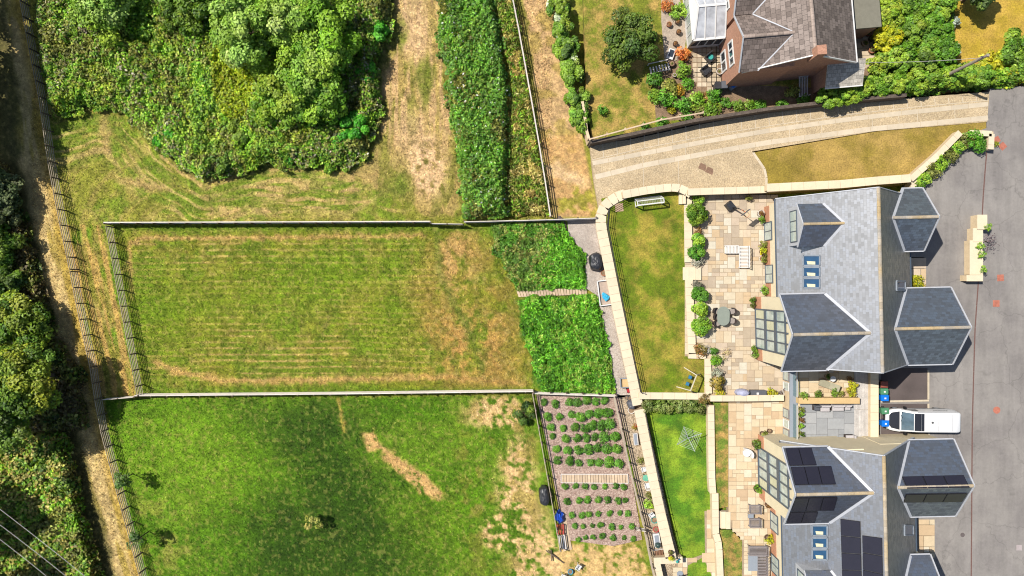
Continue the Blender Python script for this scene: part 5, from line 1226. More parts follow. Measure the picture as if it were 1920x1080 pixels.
S('bright green bush above the grey mound near the swing', 1343, 678, GL, .6, 'lime', n=600, leaf=.22, seed=24, dome=True)
S('grey-green mound right of the swing frame', 1344, 698, GL, .55, 'silver', n=500, leaf=.2, seed=25)
S('bronze-green bush right of the swing frame', 1346, 718, GL, .72, 'rust', pal=[(150, 128, 50), (126, 108, 40), (104, 110, 36)], n=800, leaf=.2, seed=26)
S('low yellow-green plant at the end of the patio wall', 1350, 738, GL, .45, 'yellow', n=360, leaf=.25, seed=27)
S('brown-green bush on the junction of the dividing walls', 1322, 749, 0.9, .55, 'rust', pal=[(140, 110, 60), (120, 110, 50)], n=500, leaf=.2, seed=28)
S('sparse pale twiggy plant on the patio beside the border corner', 1360, 662, GL, .55, 'white', pal=[(206, 186, 150), (180, 166, 120), (150, 150, 90)], n=130, leaf=.2, seed=29)
for i, x in enumerate((1215, 1234, 1254, 1274, 1294, 1308)):
    S('leafy bush of the hedge under the dividing wall, %s from the left' % ORD[i], x, 758+(i % 2)*3, 0.15, .75, 'olive', pal=[(112, 130, 50), (90, 108, 40), (140, 150, 84)], n=800, leaf=.2, name='hedge_bush', group='hedge along the dividing wall', seed=30+i % 3)
S('tiny grey shrub at the left end of the dividing wall', 1194, 750, 0.4, .3, 'silver', n=200, leaf=.26, seed=33)
for i, (x, y, r_, kd) in enumerate(((1730, 338, .75, 'lime'), (1748, 320, .7, 'olive'), (1762, 305, .75, 'lime'), (1780, 292, .7, 'olive'), (1795, 278, .7, 'lime'), (1808, 266, .75, 'olive'), (1822, 262, .85, 'green'), (1836, 274, .7, 'green'))):
    S('shrub of the border along the slanting wall, %s counting up from the house' % ORD[i], x, y, DR, r_, kd, n=800, leaf=.2, name='border_shrub', group='border shrubs along the slanting wall', seed=40+i % 4)
for i, (x, y, lab) in enumerate(((1852, 426, 'topmost tuft in the drive planter wall'), (1838, 461, 'second tuft from the top in the drive planter wall'), (1840, 477, 'third tuft from the top in the drive planter wall'), (1843, 505, 'lowest tuft in the drive planter wall'))):
    S(lab, x, y, DR+.75, .35, 'lime', n=150, leaf=.35, name='planter_tuft', seed=45, h=1.2)
S('sparse purple-leaved shrub beside the drive planter wall', 1855, 452, DR, .85, 'dark', pal=[(104, 84, 92), (84, 66, 74), (130, 108, 110)], n=150, leaf=.13, name='purple_shrub', seed=47)
S('small yellow-green plant at the tip of the wall end at the drive mouth', 1869, 272, DR, .3, 'yellow', n=150, leaf=.3, seed=48)
S('bright bush against the house beside the entrance slabs', 1719, 528, DR, .75, 'yellow', n=700, leaf=.2, seed=49)
# old garden planting
OG = [(1252, 12, .6, 'orange', 'orange-tinged bush at the top of the old garden path'), (1274, 20, .8, 'lime', 'lime bush beside the old garden path near the conservatory'), (1296, 30, .7, 'lime', 'narrow green bush against the conservatory side'), (1293, 12, .55, 'green', 'dark green shrub at the top edge by the conservatory'), (1278, 104, .7, 'orange', 'round rusty orange bush at the end of the old garden path'),
      (1282, 132, .75, 'lime', 'bright lime bush below the orange bush'), (1287, 158, .6, 'green', 'bright bush between lime bush and spiky plant'), (1228, 152, .8, 'green', 'large-leaved green plant below the white fence panel'), (1254, 164, .85, 'olive', 'olive mound in the middle of the old garden bed'), (1272, 172, .6, 'gold', 'spiky golden plant in the old garden bed'),
      (1247, 188, .9, 'green', 'leafy green bush in the lower old garden bed'), (1282, 196, .8, 'green', 'green bush above the timber rail'), (1302, 188, .85, 'lime', 'tall bright bush beside the terrace corner'), (1320, 180, .45, 'rust', 'reddish heather beside the old terrace'), (1338, 180, .75, 'green', 'dark leafy clump below the grey bins'), (1336, 208, .85, 'lime', 'wide green bush above the lane wall'), (1361, 192, .55, 'green', 'round leafy plant in the pebble bed'),
      (1384, 198, .6, 'lime', 'yellow-green plant near the lane wall'), (1402, 200, .7, 'lime', 'bright plant at the foot of the old house shadow'), (1425, 200, .6, 'green', 'green plant on the lane wall below the old house'), (1290, 220, .55, 'green', 'green plant hanging under the timber rail, middle'), (1240, 232, .6, 'green', 'green plant hanging under the timber rail, left'), (1210, 240, .5, 'green', 'green plant at the left end of the timber rail'),
      (1486, 170, .7, 'olive', 'olive plant beside the old house steps'), (1506, 186, .6, 'green', 'green shrub below the old house steps'), (1466, 196, .6, 'green', 'green shrub above the lane wall near the steps'), (1260, 206, .45, 'yellow', 'golden flowering clump in the lower old bed'), (1315, 206, .6, 'olive', 'olive clump right of the timber rail'), (1128, 208, .5, 'green', 'green weed clump at the foot of the old garden hedge'), (1226, 180, .7, 'lime', 'lime weed clump left of the old bed')]
for i, (x, y, r_, kd, lab) in enumerate(OG): S(lab, x, y, 0.9, r_, kd, n=520, leaf=.24, name='garden_plant', cat='plant', seed=50+i % 3, h=.9)
def pot(label, x, y, z0, r, h, mat, kind='green', pr=None, name='potted_plant', cat='potted plant', empty=False):
    p = W(x, y, z0); o = thing(name, label, cat, p)
    MB().lathe([(r*.72, 0), (r, h*.85), (r*1.06, h*.86), (r*1.06, h), (r*.9, h), (r*.85, h*.86)], 16).build('pot', mat, o, smooth=False)
    MB().lathe([(r*.84, 0), (r*.84, h*.87)], 14).build('soil', m_soil, o)
    if not empty:
        pr = pr or r*1.3
        pals = {'green': 'green', 'lime': 'lime', 'yellow': 'yellow', 'rust': 'rust', 'olive': 'olive'}
        S_ = bush_mesh(kind, {'green': G_MID, 'lime': G_HEDGE, 'yellow': G_YEL, 'rust': [(168, 122, 70), (140, 100, 56)], 'olive': G_OLIVE}[kind], 200, .34, 80+len(label) % 3, 12)
        link('foliage', S_, o, (0, 0, h*.7), (0, 0, x), (pr, pr, pr))
    return o
pot('white pot with brown plant by the north patio corner', 1424, 401, GL, .3, .5, m_whpot, 'rust', .28)
pot('leafy green potted plant below the white pot', 1426, 412, GL, .2, .35, m_terra, 'green', .35)
pot('small plant under the tall patio wall', 1400, 372, GL, .2, .3, m_tanpot, 'olive', .32)
pot('dark pot with yellow-green plant between the patio windows', 1428, 472, GL, .28, .45, m_dkpot, 'yellow', .4)
pot('olive potted shrub above the dark pot', 1426, 461, GL, .22, .4, m_tanpot, 'olive', .42)
pot('low green potted shrub under the dark pot', 1428, 485, GL, .22, .3, m_terra, 'olive', .42)
pot('white bowl with bright green plant by the south window', 1430, 544, GL, .34, .45, m_whpot, 'lime', .42)
pot('upper of two small potted plants north of the gable window', 1410, 562, GL, .22, .3, m_terra, 'green', .36)
pot('lower of two small potted plants north of the gable window', 1410, 572, GL, .2, .3, m_tanpot, 'olive', .3)
pot('round potted shrub south of the gable window, upper', 1411, 653, GL, .2, .3, m_dkpot, 'green', .3)
pot('spiky potted shrub south of the gable window, lower', 1413, 663, GL, .2, .3, m_dkpot, 'green', .36)
pot('bright potted plant beside the leaning pallet', 1443, 734, GL, .25, .35, m_tanpot, 'yellow', .45)
pot('round-rimmed pot with plant, upper, in front of the solar gable', 1414, 831, GL, .3, .4, m_dkpot, 'green', .42)
pot('small round potted shrub at the solar gable corner', 1428, 812, GL, .22, .3, m_dkpot, 'olive', .34)
pot('round-rimmed pot with plant below the solar gable window', 1417, 915, GL, .3, .4, m_dkpot, 'green', .42)
pot('small round-rimmed pot beside the lower gable corner', 1438, 945, GL, .26, .35, m_dkpot, 'rust', .3)
pot('round-rimmed pot with yellow plant above the slatted sofa', 1438, 1007, GL, .32, .4, m_dkpot, 'yellow', .42)
pot('square-looking dark empty pot beside the solar gable', 1441, 807, GL, .2, .3, m_dkpot, empty=True)
for i, (x, y, r_, kd, lab) in enumerate(((1548, 705, .2, 'green', 'green potted plant beside the round white table'), (1502, 742, .3, 'green', 'bushy pot in the corner behind the glass balustrade'), (1530, 738, .3, 'green', 'dark leafy pot on the roof terrace parapet'), (1561, 734, .3, 'lime', 'bright leafy pot on the roof terrace'), (1573, 737, .22, 'olive', 'dry leafy pot on the roof terrace'), (1590, 708, .22, 'rust', 'brown potted shrub at the deck edge'), (1594, 720, .32, 'yellow', 'yellow-green potted shrub at the deck edge'), (1590, 734, .34, 'yellow', 'lower yellow-green potted shrub at the deck edge'))):
    pot(lab, x, y, TZ+.03, r_*.8, .3, m_tanpot, kd, r_*1.25)
for i, y in enumerate((766, 776, 786, 798, 812, 824)):
    pot('trough plant behind the grey terrace balustrade, %s from the top' % ORD[i], 1500, y, TZ+.03, .16, .25, m_dkpot, ('olive', 'green', 'rust', 'lime', 'green', 'olive')[i], .26, name='trough_plant')
for i, (x, y, m_) in enumerate(((1256, 22, m_dkpot), (1269, 43, m_dkpot), (1253, 48, m_terra), (1271, 62, m_dkpot), (1265, 84, m_dkpot))):
    pot(('dark square-topped pot at the top of the old garden path', 'dark pot right of the path centre stone', 'terracotta pot left of the path centre stone', 'dark pot below the path centre stone', 'dark pot above the round orange bush')[i], x, y, .9, .22, .4, m_, 'rust', .16, name='garden_pot', cat='pot')
for i, (x, y, m_) in enumerate(((1258, 121, m_dkpot), (1348, 127, m_tanpot), (1347, 136, m_whpot), (1266, 192, m_tanpot), (1263, 143, m_whpot))):
    pot(('brown barrel pot at the white fence panel', 'tan pot beside the old house wall', 'white pot below the tan pot by the old house wall', 'stone bowl in the old garden bed', 'small white pot in the old garden bed')[i], x, y, .9, .28 if i != 4 else .16, .4, m_, 'olive', .12, name='garden_pot', cat='pot', empty=i in (1, 3))
for i, (x, y) in enumerate(((1626, 64), (1632, 74), (1619, 82), (1632, 96))):
    pot(('terracotta pot in the yard behind the old house, topmost', 'grey pot in the yard behind the old house', 'tan bowl with green plant in the yard behind the old house', 'pink-flowered pot in the yard behind the old house, lowest')[i], x, y, 1.32, .28, .35, (m_terra, m_dkpot, m_tanpot, m_terra)[i], 'olive', .22, name='garden_pot', cat='pot')
# ------------------------------------------------------------------ outdoor furniture
def slatted(name, label, cat, x, y, z0, rz, w, d, h, mat, back=True, arms=True, n=7, backmat=None):
    """slatted seat: w along the back, d deep; back at +y"""
    p = W(x, y, z0); o = thing(name, label, cat, p, rz)
    for sx in (-1, 1):
        for sy in (-1, 1): stick('leg', (sx*(w/2-.04), sy*(d/2-.04), 0), (sx*(w/2-.04), sy*(d/2-.04), h if sy < 0 or not back else h+.38), .06, .06, mat, o)
    for i in range(n):
        xx = -w/2+.04+(w-.08)*i/(n-1); stick('seat_slat', (xx, -d/2, h), (xx, d/2-.05, h), (w/n)*.62, .03, mat, o)
    for sy in (-1, 1): stick('seat_rail', (-w/2, sy*(d/2-.03), h-.05), (w/2, sy*(d/2-.03), h-.05), .05, .07, mat, o)
    if back:
        stick('back_rail', (-w/2, d/2-.03, h+.38), (w/2, d/2-.03, h+.38), .06, .08, mat, o)
        for i in range(n): xx = -w/2+.06+(w-.12)*i/(n-1); stick('back_slat', (xx, d/2-.03, h+.02), (xx, d/2-.03, h+.36), .05, .03, mat, o)
    if arms:
        for sx in (-1, 1): stick('armrest', (sx*(w/2-.03), -d/2, h+.2), (sx*(w/2-.03), d/2, h+.2), .08, .04, mat, o)
    return o
PI = math.pi
slatted('slatted_sofa', 'white slatted long seat running down the patio, right arm of the L', 'sofa', 1392, 482, GL, -PI/2, 2.0, .85, .4, m_white, n=16, arms=False)
slatted('slatted_sofa', 'white slatted short seat, left arm of the L', 'sofa', 1370, 468, GL, 0, 1.25, .75, .4, m_white, n=10, back=False, arms=False)
slatted('slatted_chair', 'taupe slatted armchair, upper of the pair on the flats patio', 'chair', 1412, 952, GL, -PI/2, .8, 1.0, .4, m_slatf, n=8)
slatted('slatted_chair', 'taupe slatted armchair, lower of the pair on the flats patio', 'chair', 1412, 977, GL, -PI/2, .8, 1.0, .4, m_slatf, n=8)
slatted('slatted_sofa', 'taupe slatted seat across the top of the corner sofa', 'sofa', 1418, 1029, GL, -PI/2, .85, 1.7, .4, m_slatf, n=8)
slatted('slatted_sofa', 'taupe slatted long seat down the side of the corner sofa', 'sofa', 1426, 1062, GL, -PI/2, 2.2, .85, .4, m_slatf, n=16, arms=False)
def table(label, x, y, z0, w, d, h, mat, rz=0, round_=False, legs=True, name='table', stad=False):
    p = W(x, y, z0); o = thing(name, label, 'table', p, rz); b = MB()
    if round_: b.lathe([(w/2-.02, h-.05), (w/2, h-.03), (w/2, h-.005), (w/2-.01, h)], 24)
    elif stad:
        pts = []
        for k in range(20):
            a = PI*2*k/20; cy = (d/2-w/2)*(1 if math.sin(a) >= 0 else -1); pts.append((math.cos(a)*w/2, math.sin(a)*w/2+cy))
        b.prism(pts, h-.04, h)
    else: b.box(0, 0, h-.02, w, d, .04)
    b.build('table_top', mat, o)
    for sx in (-1, 1):
        for sy in (-1, 1): stick('leg', (sx*w*.33, sy*d*.33, 0), (sx*w*.36, sy*d*.36, h-.04), .05, .05, mat, o)
    return o
table('oval grey-green garden table on the patio', 1352, 592, GL, 1.15, 1.75, .74, M('table_grey', (152, 160, 148), rough=.4, var=.04), stad=True)
def wchair(label, x, y, rz, z0=GL, mat=None):
    p = W(x, y, z0); o = thing('wicker_chair', label, 'chair', p, rz); mat = mat or m_wick
    b = MB(); b.prism([(-.24, -.26), (.24, -.26), (.27, .1), (.2, .24), (-.2, .24), (-.27, .1)], .36, .44); b.build('seat', mat, o)
    b = MB(); pts = [Vector((.29*math.cos(a), .02+.28*math.sin(a), 0)) for a in np.linspace(-.25, PI+.25, 11)]
    strip(b, pts, .05, lambda q: .36, lambda q: .62+.24*max(0, q.y/.3)); b.build('backrest', m_dkwick, o)
    for sx in (-1, 1):
        for sy in (-1, 1): stick('leg', (sx*.22, sy*.2, 0), (sx*.22, sy*.2, .37), .04, .04, m_dkwick, o)
for lab, x, y, rz in (('wicker chair at the upper right of the oval table', 1370, 583, -1.4), ('wicker chair at the lower right of the oval table', 1370, 601, -1.7), ('wicker chair at the upper left of the oval table', 1340, 583, 1.3), ('wicker chair at the lower left of the oval table', 1341, 606, 1.9), ('wicker chair tucked under the left side of the oval table', 1341, 594, 1.57)):
    wchair(lab, x, y, rz)
table('small grey side table between the two slatted armchairs', 1405, 965, GL, .5, .35, .42, m_greyl)
table('grey coffee table beside the corner sofa', 1409, 1052, GL, .85, 1.5, .4, m_greyl)
table('small round white table on the roof terrace', 1557, 709, TZ+.03, .5, .5, .55, m_white, round_=True)
# lounger on the roof terrace
p = W(1550, 721, TZ+.03); o = thing('sun_lounger', 'grey-green sun lounger on the roof terrace', 'lounger', p, -.35); mg = M('lounger_fabric', (172, 166, 140), var=.1)
MB().box(-.35, 0, .3, .95, .6, .1).build('seat_cushion', mg, o); ext(MB(), [(.12, -.3, .26), (.12, .3, .26), (.12, .3, .36), (.12, -.3, .36)], (.75, 0, .4)).build('back_cushion', mg, o)
for sx in (-.7, .5):
    for sy in (-.25, .25): stick('leg', (sx, sy, 0), (sx, sy, .27), .05, .05, m_dkwick, o)
def pad_seat(label, x, y, z0, rz, w, d, mat, name='outdoor_sofa'):
    p = W(x, y, z0); o = thing(name, label, 'sofa', p, rz)
    MB().box(0, 0, .18, w, d, .36, 0, .97).build('base', m_dkwick, o); MB().box(0, -.05, .42, w*.94, d*.82, .12, 0, .96).build('seat_cushion', mat, o)
    MB().box(0, d/2-.08, .5, w, .16, .5, 0, .95).build('backrest', mat, o)
mp = M('pale_fabric', (206, 200, 200), var=.08, scale=6)
pad_seat('dark cushioned stool under the terrace parapet', 1528, 763, TZ+.03, 0, .5, .5, m_grey); pad_seat('pale cushioned armchair under the terrace parapet', 1543, 764, TZ+.03, 0, .85, .6, mp)
pad_seat('long pale cushioned sofa under the terrace parapet', 1567, 763, TZ+.03, 0, 1.1, .55, mp); pad_seat('small pale stool at the right end of the terrace parapet', 1585, 762, TZ+.03, 0, .5, .45, mp)
pad_seat('pale wicker seat in the lower right corner of the grey terrace', 1590, 820, TZ+.03, -1.57, .6, .8, mp)
# covered storage by the dividing wall
p = W(1389, 735, GL); o = thing('covered_barbecue', 'lilac-grey covered barbecue against the dividing wall', 'barbecue', p); ml = M('lilac_cover', (186, 188, 214), rough=.5, var=.12, scale=5)
MB().lathe([(.62, 0), (.66, .3), (.6, .7), (.42, .92), (.15, 1.0)], 14).build('cover', ml, o).scale = (1, .55, 1)
stick('cover_hem', (-.6, -.33, .05), (.6, -.33, .05), .03, .06, m_grey, o)
p = W(1418, 736, GL); o = thing('storage_box', 'dark grey storage box beside the lilac cover', 'storage box', p)
MB().box(0, 0, .3, 1.4, .55, .6).build('box', m_grey, o); MB().box(0, 0, .63, 1.46, .6, .07, 0, .97).build('lid', m_grey, o); MB().box(-.1, 0, .675, .2, .2, .02).build('label_plate', m_white, o)
p = W(1463, 738, GL); o = thing('wooden_pallet', 'grey pallet leaning at the patio end of the dividing wall', 'pallet', p, .6)
for i in range(5): stick('pallet_board', (-.45+i*.22, -.4, .05+i*.02), (-.45+i*.22, .4, .5+i*.02), .13, .03, (m_slatf, m_wwood)[i % 2], o)
for yy in (-.3, .3): stick('pallet_bearer', (-.5, yy, .05 if yy < 0 else .4), (.5, yy, .08 if yy < 0 else .45), .06, .08, m_post, o)
p = W(1398, 848, GL); o = thing('curved_garden_seat', 'white curved garden seat standing alone on the flats patio', 'chair', p, -.6)
strip(MB(), [Vector((.5*math.cos(a), .35*math.sin(a), 0)) for a in np.linspace(-.3, 2.6, 9)], .16, lambda q: .1, lambda q: .75).build('backrest', m_white, o)
MB().lathe([(.3, 0), (.36, .35), (.34, .4)], 14).build('seat', m_white, o)
# basketball hoop
p = W(1368, 387, GL); o = thing('basketball_hoop', 'portable basketball hoop with dark covered base on the patio', 'basketball hoop', p, -.9)
MB().box(0, 0, .22, .85, .75, .44, 0, .8).build('base', m_blackc, o); b = MB(); b.tube([(.2, 0, .3), (.45, 0, 1.6), (.9, 0, 2.35)], .05, 8); b.tube([(.2, .1, .3), (.6, .1, 1.5)], .03, 6); b.build('pole', m_black, o)
b = MB(); b.box(1.05, 0, 2.5, .04, .9, .6); b.build('backboard', m_grey, o); stick('arm', (.7, 0, 2.1), (1.05, 0, 2.45), .05, .05, m_orange, o)
MB().tube([(1.3+.22*math.cos(a), .22*math.sin(a), 2.3) for a in np.linspace(0, 2*PI, 17)], .015, 5, False).build('rim', m_orange, o)
# football goal
p = W(1216, 385, LW); o = thing('football_goal', 'white football goal with net on the lawn', 'goal', p, .12); mn = M('white_net', (200, 206, 190), rough=.8)
wg, hg, dg_ = 2.4, 1.15, .75; b = MB()
for a, c in (((-wg/2, 0, 0), (-wg/2, 0, hg)), ((wg/2, 0, 0), (wg/2, 0, hg)), ((-wg/2, 0, hg), (wg/2, 0, hg))): b.bar(a, c, .1)
b.build('front_frame', m_white, o); b = MB()
for sx in (-1, 1): b.bar((sx*wg/2, 0, hg), (sx*wg/2, dg_*.5, hg), .07); b.bar((sx*wg/2, dg_*.5, hg), (sx*wg/2, dg_, 0), .07); b.bar((sx*wg/2, 0, .03), (sx*wg/2, dg_, .03), .06)
b.bar((-wg/2, dg_*.5, hg), (wg/2, dg_*.5, hg), .07); b.bar((-wg/2, dg_, .03), (wg/2, dg_, .03), .06); b.build('back_frame', m_white, o); b = MB()
for i in range(1, 16): x = -wg/2+wg*i/16; b.bar((x, 0, hg), (x, dg_*.5, hg), .012); b.bar((x, dg_*.5, hg), (x, dg_, .03), .012)
for j in range(1, 4): b.bar((-wg/2, dg_*.125*j, hg), (wg/2, dg_*.125*j, hg), .012)
for j in range(1, 7): t = j/7; b.bar((-wg/2, dg_*(.5+.5*t), hg*(1-t)), (wg/2, dg_*(.5+.5*t), hg*(1-t)), .012)
b.build('net', mn, o)
# swing
p = W(1291, 713, LW); o = thing('swing_frame', 'pale metal swing frame with two blue seats on the lawn', 'swing', p, 1.2); ms = M('pale_metal', (222, 212, 186), rough=.5)
stick('top_bar', (-.75, 0, 1.75), (.75, 0, 1.75), .09, .09, ms, o)
for sx in (-1, 1):
    for sy in (-1, 1): stick('leg', (sx*.75, 0, 1.75), (sx*.95, sy*.8, 0), .08, .08, ms, o)
    sw = MB().box(sx*.33, .1, .5, .34, .3, .1, 0, .9).build('swing_seat', M('swing_blue', (60, 130, 170), rough=.5), o)
    for k in (-1, 1): stick('chain', (sx*.33+k*.15, .02, 1.72), (sx*.33+k*.15, .1, .54), .015, .015, m_black, o)
# rotary clothes line
p = W(1283, 815, .15); o = thing('rotary_clothes_line', 'open rotary clothes line on the lower lawn', 'clothes line', p, .42); mm_ = M('aluminium', (196, 204, 204), rough=.35, metal=.3)
MB().tube([(0, 0, 0), (0, 0, 1.75)], .03, 8).build('pole', mm_, o)
for k in range(4): a = k*PI/2; stick('arm', (0, 0, 1.45), (math.cos(a)*1.25, math.sin(a)*1.25, 1.85), .05, .04, mm_, o)
b = MB()
for f_ in (.35, .5, .65, .8, .95):
    q = [Vector((math.cos(k*PI/2)*1.25*f_, math.sin(k*PI/2)*1.25*f_, 1.45+.4*f_)) for k in range(5)]
    for a, c in zip(q, q[1:]): b.bar(a, c, .012)
b.build('lines', m_white, o)
# wheelie bins
def bin_(label, x, y, z0, lid, body, rz=0, plate=True):
    p = W(x, y, z0); o = thing('wheelie_bin', label, 'bin', p, rz)
    b = MB(); b.box(0, 0, .52, .48, .58, .96); b.v = [(vx*(.78 if vz < .3 else 1.0), vy*(.8 if vz < .3 else 1.0), vz) for vx, vy, vz in b.v]; b.build('body', body, o)
    MB().box(0, 0, 1.04, .58, .66, .08, 0, .9).build('lid', lid, o); stick('handle', (-.2, .36, .98), (.2, .36, .98), .03, .03, body, o)
    for sx in (-1, 1): MB().tube([(sx*.2, .25, .1), (sx*.26, .25, .1)], .1, 10).build('wheel', m_black, o)
    if plate: MB().box(0.02, 0, 1.09, .14, .16, .015).build('house_label', m_white, o)
bin_('brown-lidded wheelie bin, topmost of three against the link block wall', 1647, 718, DR, m_brown, m_blackc, -PI/2, False)
bin_('green wheelie bin between the brown and the blue one', 1647, 731, DR, m_green, m_green, -PI/2)
bin_('blue wheelie bin, lowest of three against the link block wall', 1648, 743, DR, m_blue, m_blue, -PI/2)
bin_('green wheelie bin beside the bonnet corner of the van', 1648.5, 767, DR, m_green, m_green, -PI/2+.08)
bin_('blue wheelie bin directly in front of the van', 1649, 790, DR, m_blue, m_blue, -PI/2)
bin_('tall grey wheelie bin at the old house wall', 1352, 165, .92, m_grey, m_grey, .05, False)
bin_('dark grey wheelie bin left of the tall grey one', 1340, 166, .92, m_blackc, m_blackc, 0, False)
p = W(1372, 163, .92); o = thing('recycling_box', 'pale recycling box with blue contents by the old house corner', 'box', p, .6); MB().box(0, 0, .2, .7, .5, .4, 0, 1.06).build('box', m_greyl, o); MB().lathe([(.16, .3), (.2, .42), (.1, .5)], 10).build('blue_bag', m_blue, o)
for lab, x, y, rz, c_ in (('black garden chair with turquoise cushion on the old terrace', 1330, 110, .7, m_teal), ('black covered garden seat on the old terrace', 1322, 134, .6, m_blackc)):
    p = W(x, y, .92); o = thing('terrace_chair', lab, 'chair', p, rz); MB().box(0, 0, .22, .75, .75, .44, 0, .95).build('frame', m_blackc, o)
    MB().lathe([(.2, .44), (.26, .5), (.2, .56)] if c_ is m_teal else [(.3, .44), (.3, .5)], 12).build('cushion', c_, o); MB().box(0, .33, .6, .75, .1, .5).build('backrest', m_blackc, o)
p = W(1234, 128, .9); o = thing('picket_panel', 'white slatted gate panel on the old garden lawn', 'gate', p, .22)
for yy in (-.45, .45): stick('rail', (-.9, yy, .5), (.9, yy, .5), .07, .07, m_wwood, o)
for i in range(7): stick('picket', (-.85+i*.28, -.45, .54), (-.85+i*.28, .1, .54), .14, .03, m_wwood, o)
for sx in (-.88, .88): stick('post', (sx, -.45, 0), (sx, -.45, .55), .08, .08, m_wwood, o); stick('post', (sx, .45, 0), (sx, .45, .55), .08, .08, m_wwood, o)
p = W(1257, 103, .9); o = thing('cold_frame', 'white-framed cold frame leaning at the old garden path', 'cold frame', p, -.35); MB().box(0, 0, .15, .6, .95, .3).build('frame', m_white, o); MB().box(0, .05, .31, .42, .65, .03).build('glass', m_paned, o)
# steps and trellis south of the old house
p = W(1500, 166, .9); o = thing('timber_trellis', 'weathered timber trellis beside the old house steps', 'trellis', p, .1)
for i in range(6): stick('slat', (-.35+i*.15, -.9, .5), (-.35+i*.15, .9, .9), .07, .03, m_tim, o)
for yy in (-.85, .85): stick('rail', (-.4, yy, .5 if yy < 0 else .9), (.45, yy, .5 if yy < 0 else .9), .05, .06, m_tim, o); stick('post', (.45, yy, 0), (.45, yy, .95), .07, .07, m_tim, o)
# ------------------------------------------------------------------ things along the paths
def covered(label, x, y, z0, rx, ry, h, rz, mat=m_blackc, name='covered_barbecue'):
    p = W(x, y, z0); o = thing(name, label, 'barbecue', p, rz); n = 18; b = MB(); rr = random.Random(int(x)); prof = [(1.0, 0), (1.03, .3), (.98, .62), (.85, .85), (.55, .97), (.2, 1.0)]
    vs = []; fs = []
    for k, (q, z) in enumerate(prof):
        for i in range(n):
            a = 2*PI*i/n; w = 1+.06*math.sin(a*5+k)*(z < .9)+rr.uniform(-.02, .02); e_ = .75
            vs.append((rx*q*w*math.copysign(abs(math.cos(a))**e_, math.cos(a)), ry*q*w*math.copysign(abs(math.sin(a))**e_, math.sin(a)), h*z+rr.uniform(-.02, .02)*(k > 0)))
    for k in range(len(prof)-1): fs += [(k*n+i, k*n+(i+1) % n, (k+1)*n+(i+1) % n, (k+1)*n+i) for i in range(n)]
    fs.append(tuple(range((len(prof)-1)*n, len(prof)*n))); b.add(vs, fs).build('cover', mat, o)
    b = MB(); b.box(0, 0, h*.5, rx*2.05, .04, .04); b.build('strap', m_black, o)
covered('black covered barbecue on the gravel path', 1116, 491, .02, .6, .82, 1.1, .1)
covered('black covered barbecue against the left fence of the mulched bed', 1020, 927, 0, .48, .9, .95, .1)
p = W(1133, 549, .02); o = thing('sand_tray', 'white-framed tray with turquoise cover on the gravel path', 'tray', p, .12)
for a, c in (((-.55, -1.15, .2), (-.55, 1.15, .2)), ((.55, -1.15, .2), (.55, 1.15, .2)), ((-.55, -1.15, .2), (.55, -1.15, .2)), ((-.55, 1.15, .2), (.55, 1.15, .2))): stick('frame_board', a, c, .09, .22, m_white, o)
MB().box(0, 0, .06, 1.05, 2.2, .08).build('tray_floor', M('tray_sand', (196, 176, 160), var=.15), o)
vs = []; rr = random.Random(4); b = MB()
for i in range(9):
    a, q = rr.uniform(0, 6.28), rr.uniform(0, .3); b.box(q*math.cos(a), -.35+q*math.sin(a)*1.2, .2+rr.uniform(0, .12), .4, .3, .06, rr.uniform(0, 3), .6)
b.build('crumpled_cover', m_cyan, o)
pot('terracotta fire bowl beside the gravel-path barbecue', 1131, 512, .02, .26, .3, m_terra, empty=True, name='fire_bowl', cat='fire bowl')
p = W(1172, 717, .02); o = thing('sandpit_box', 'open sand box with grey rim by the lawn wall', 'sandpit', p, .05); 
for a, c in (((-.45, -.42, .18), (-.45, .42, .18)), ((.45, -.42, .18), (.45, .42, .18)), ((-.45, -.42, .18), (.45, -.42, .18)), ((-.45, .42, .18), (.45, .42, .18))): stick('side_board', a, c, .06, .36, m_greyl, o)
MB().box(.0, 0, .1, .86, .8, .1).build('sand', M('play_sand', (226, 192, 140), var=.1, scale=8), o)
p = W(1178, 732, .02); o = thing('red_toy_truck', 'small red toy below the sand box', 'toy', p, .3); MB().box(0, 0, .14, .3, .4, .16, 0, .8).build('body', M('toy_red', (190, 46, 56), rough=.4), o); MB().box(0, .26, .12, .24, .16, .14, 0, .8).build('cab', m_blackc, o)
for sx in (-1, 1):
    for yy in (-.12, .2): MB().tube([(sx*.13, yy, .06), (sx*.18, yy, .06)], .06, 8).build('wheel', m_black, o)
for i, (x, y, r_, lab) in enumerate(((1174, 745, .16, 'small grey bucket at the top of the side path'), (1180, 746, .2, 'ring-shaped grey pot at the top of the side path'))):
    pot(lab, x, y, .02, r_, .25, m_grey, empty=True, name='grey_bucket', cat='bucket')
covered('grey covered barbecue at the top of the side path', 1182, 757, .02, .35, .42, .9, .3, m_grey)
pot('white tub beside the grey covered barbecue', 1183, 768, .02, .32, .3, m_whpot, empty=True, name='white_tub', cat='tub')
S('small red and yellow flowering plant on the side path', 1190, 800, .02, .35, 'gold', pal=[(206, 170, 70), (190, 90, 50), (160, 160, 60)], n=200, leaf=.3, seed=70, name='flowering_plant', cat='plant')
p = W(1191, 822, .02); o = thing('cold_frame', 'long white-edged trough on the side path', 'trough', p, .1); MB().box(0, 0, .2, .4, 1.1, .4).build('box', m_wwood, o); MB().box(-.03, 0, .41, .26, .98, .03).build('glass', m_greyl, o)
S('olive tussock on the side path below the trough', 1203, 864, .02, .36, 'olive', n=260, leaf=.28, seed=71, name='path_plant', cat='plant')
S('olive tussock on the side path above the leafy clump', 1218, 929, .02, .36, 'olive', n=260, leaf=.28, seed=72, name='path_plant', cat='plant')
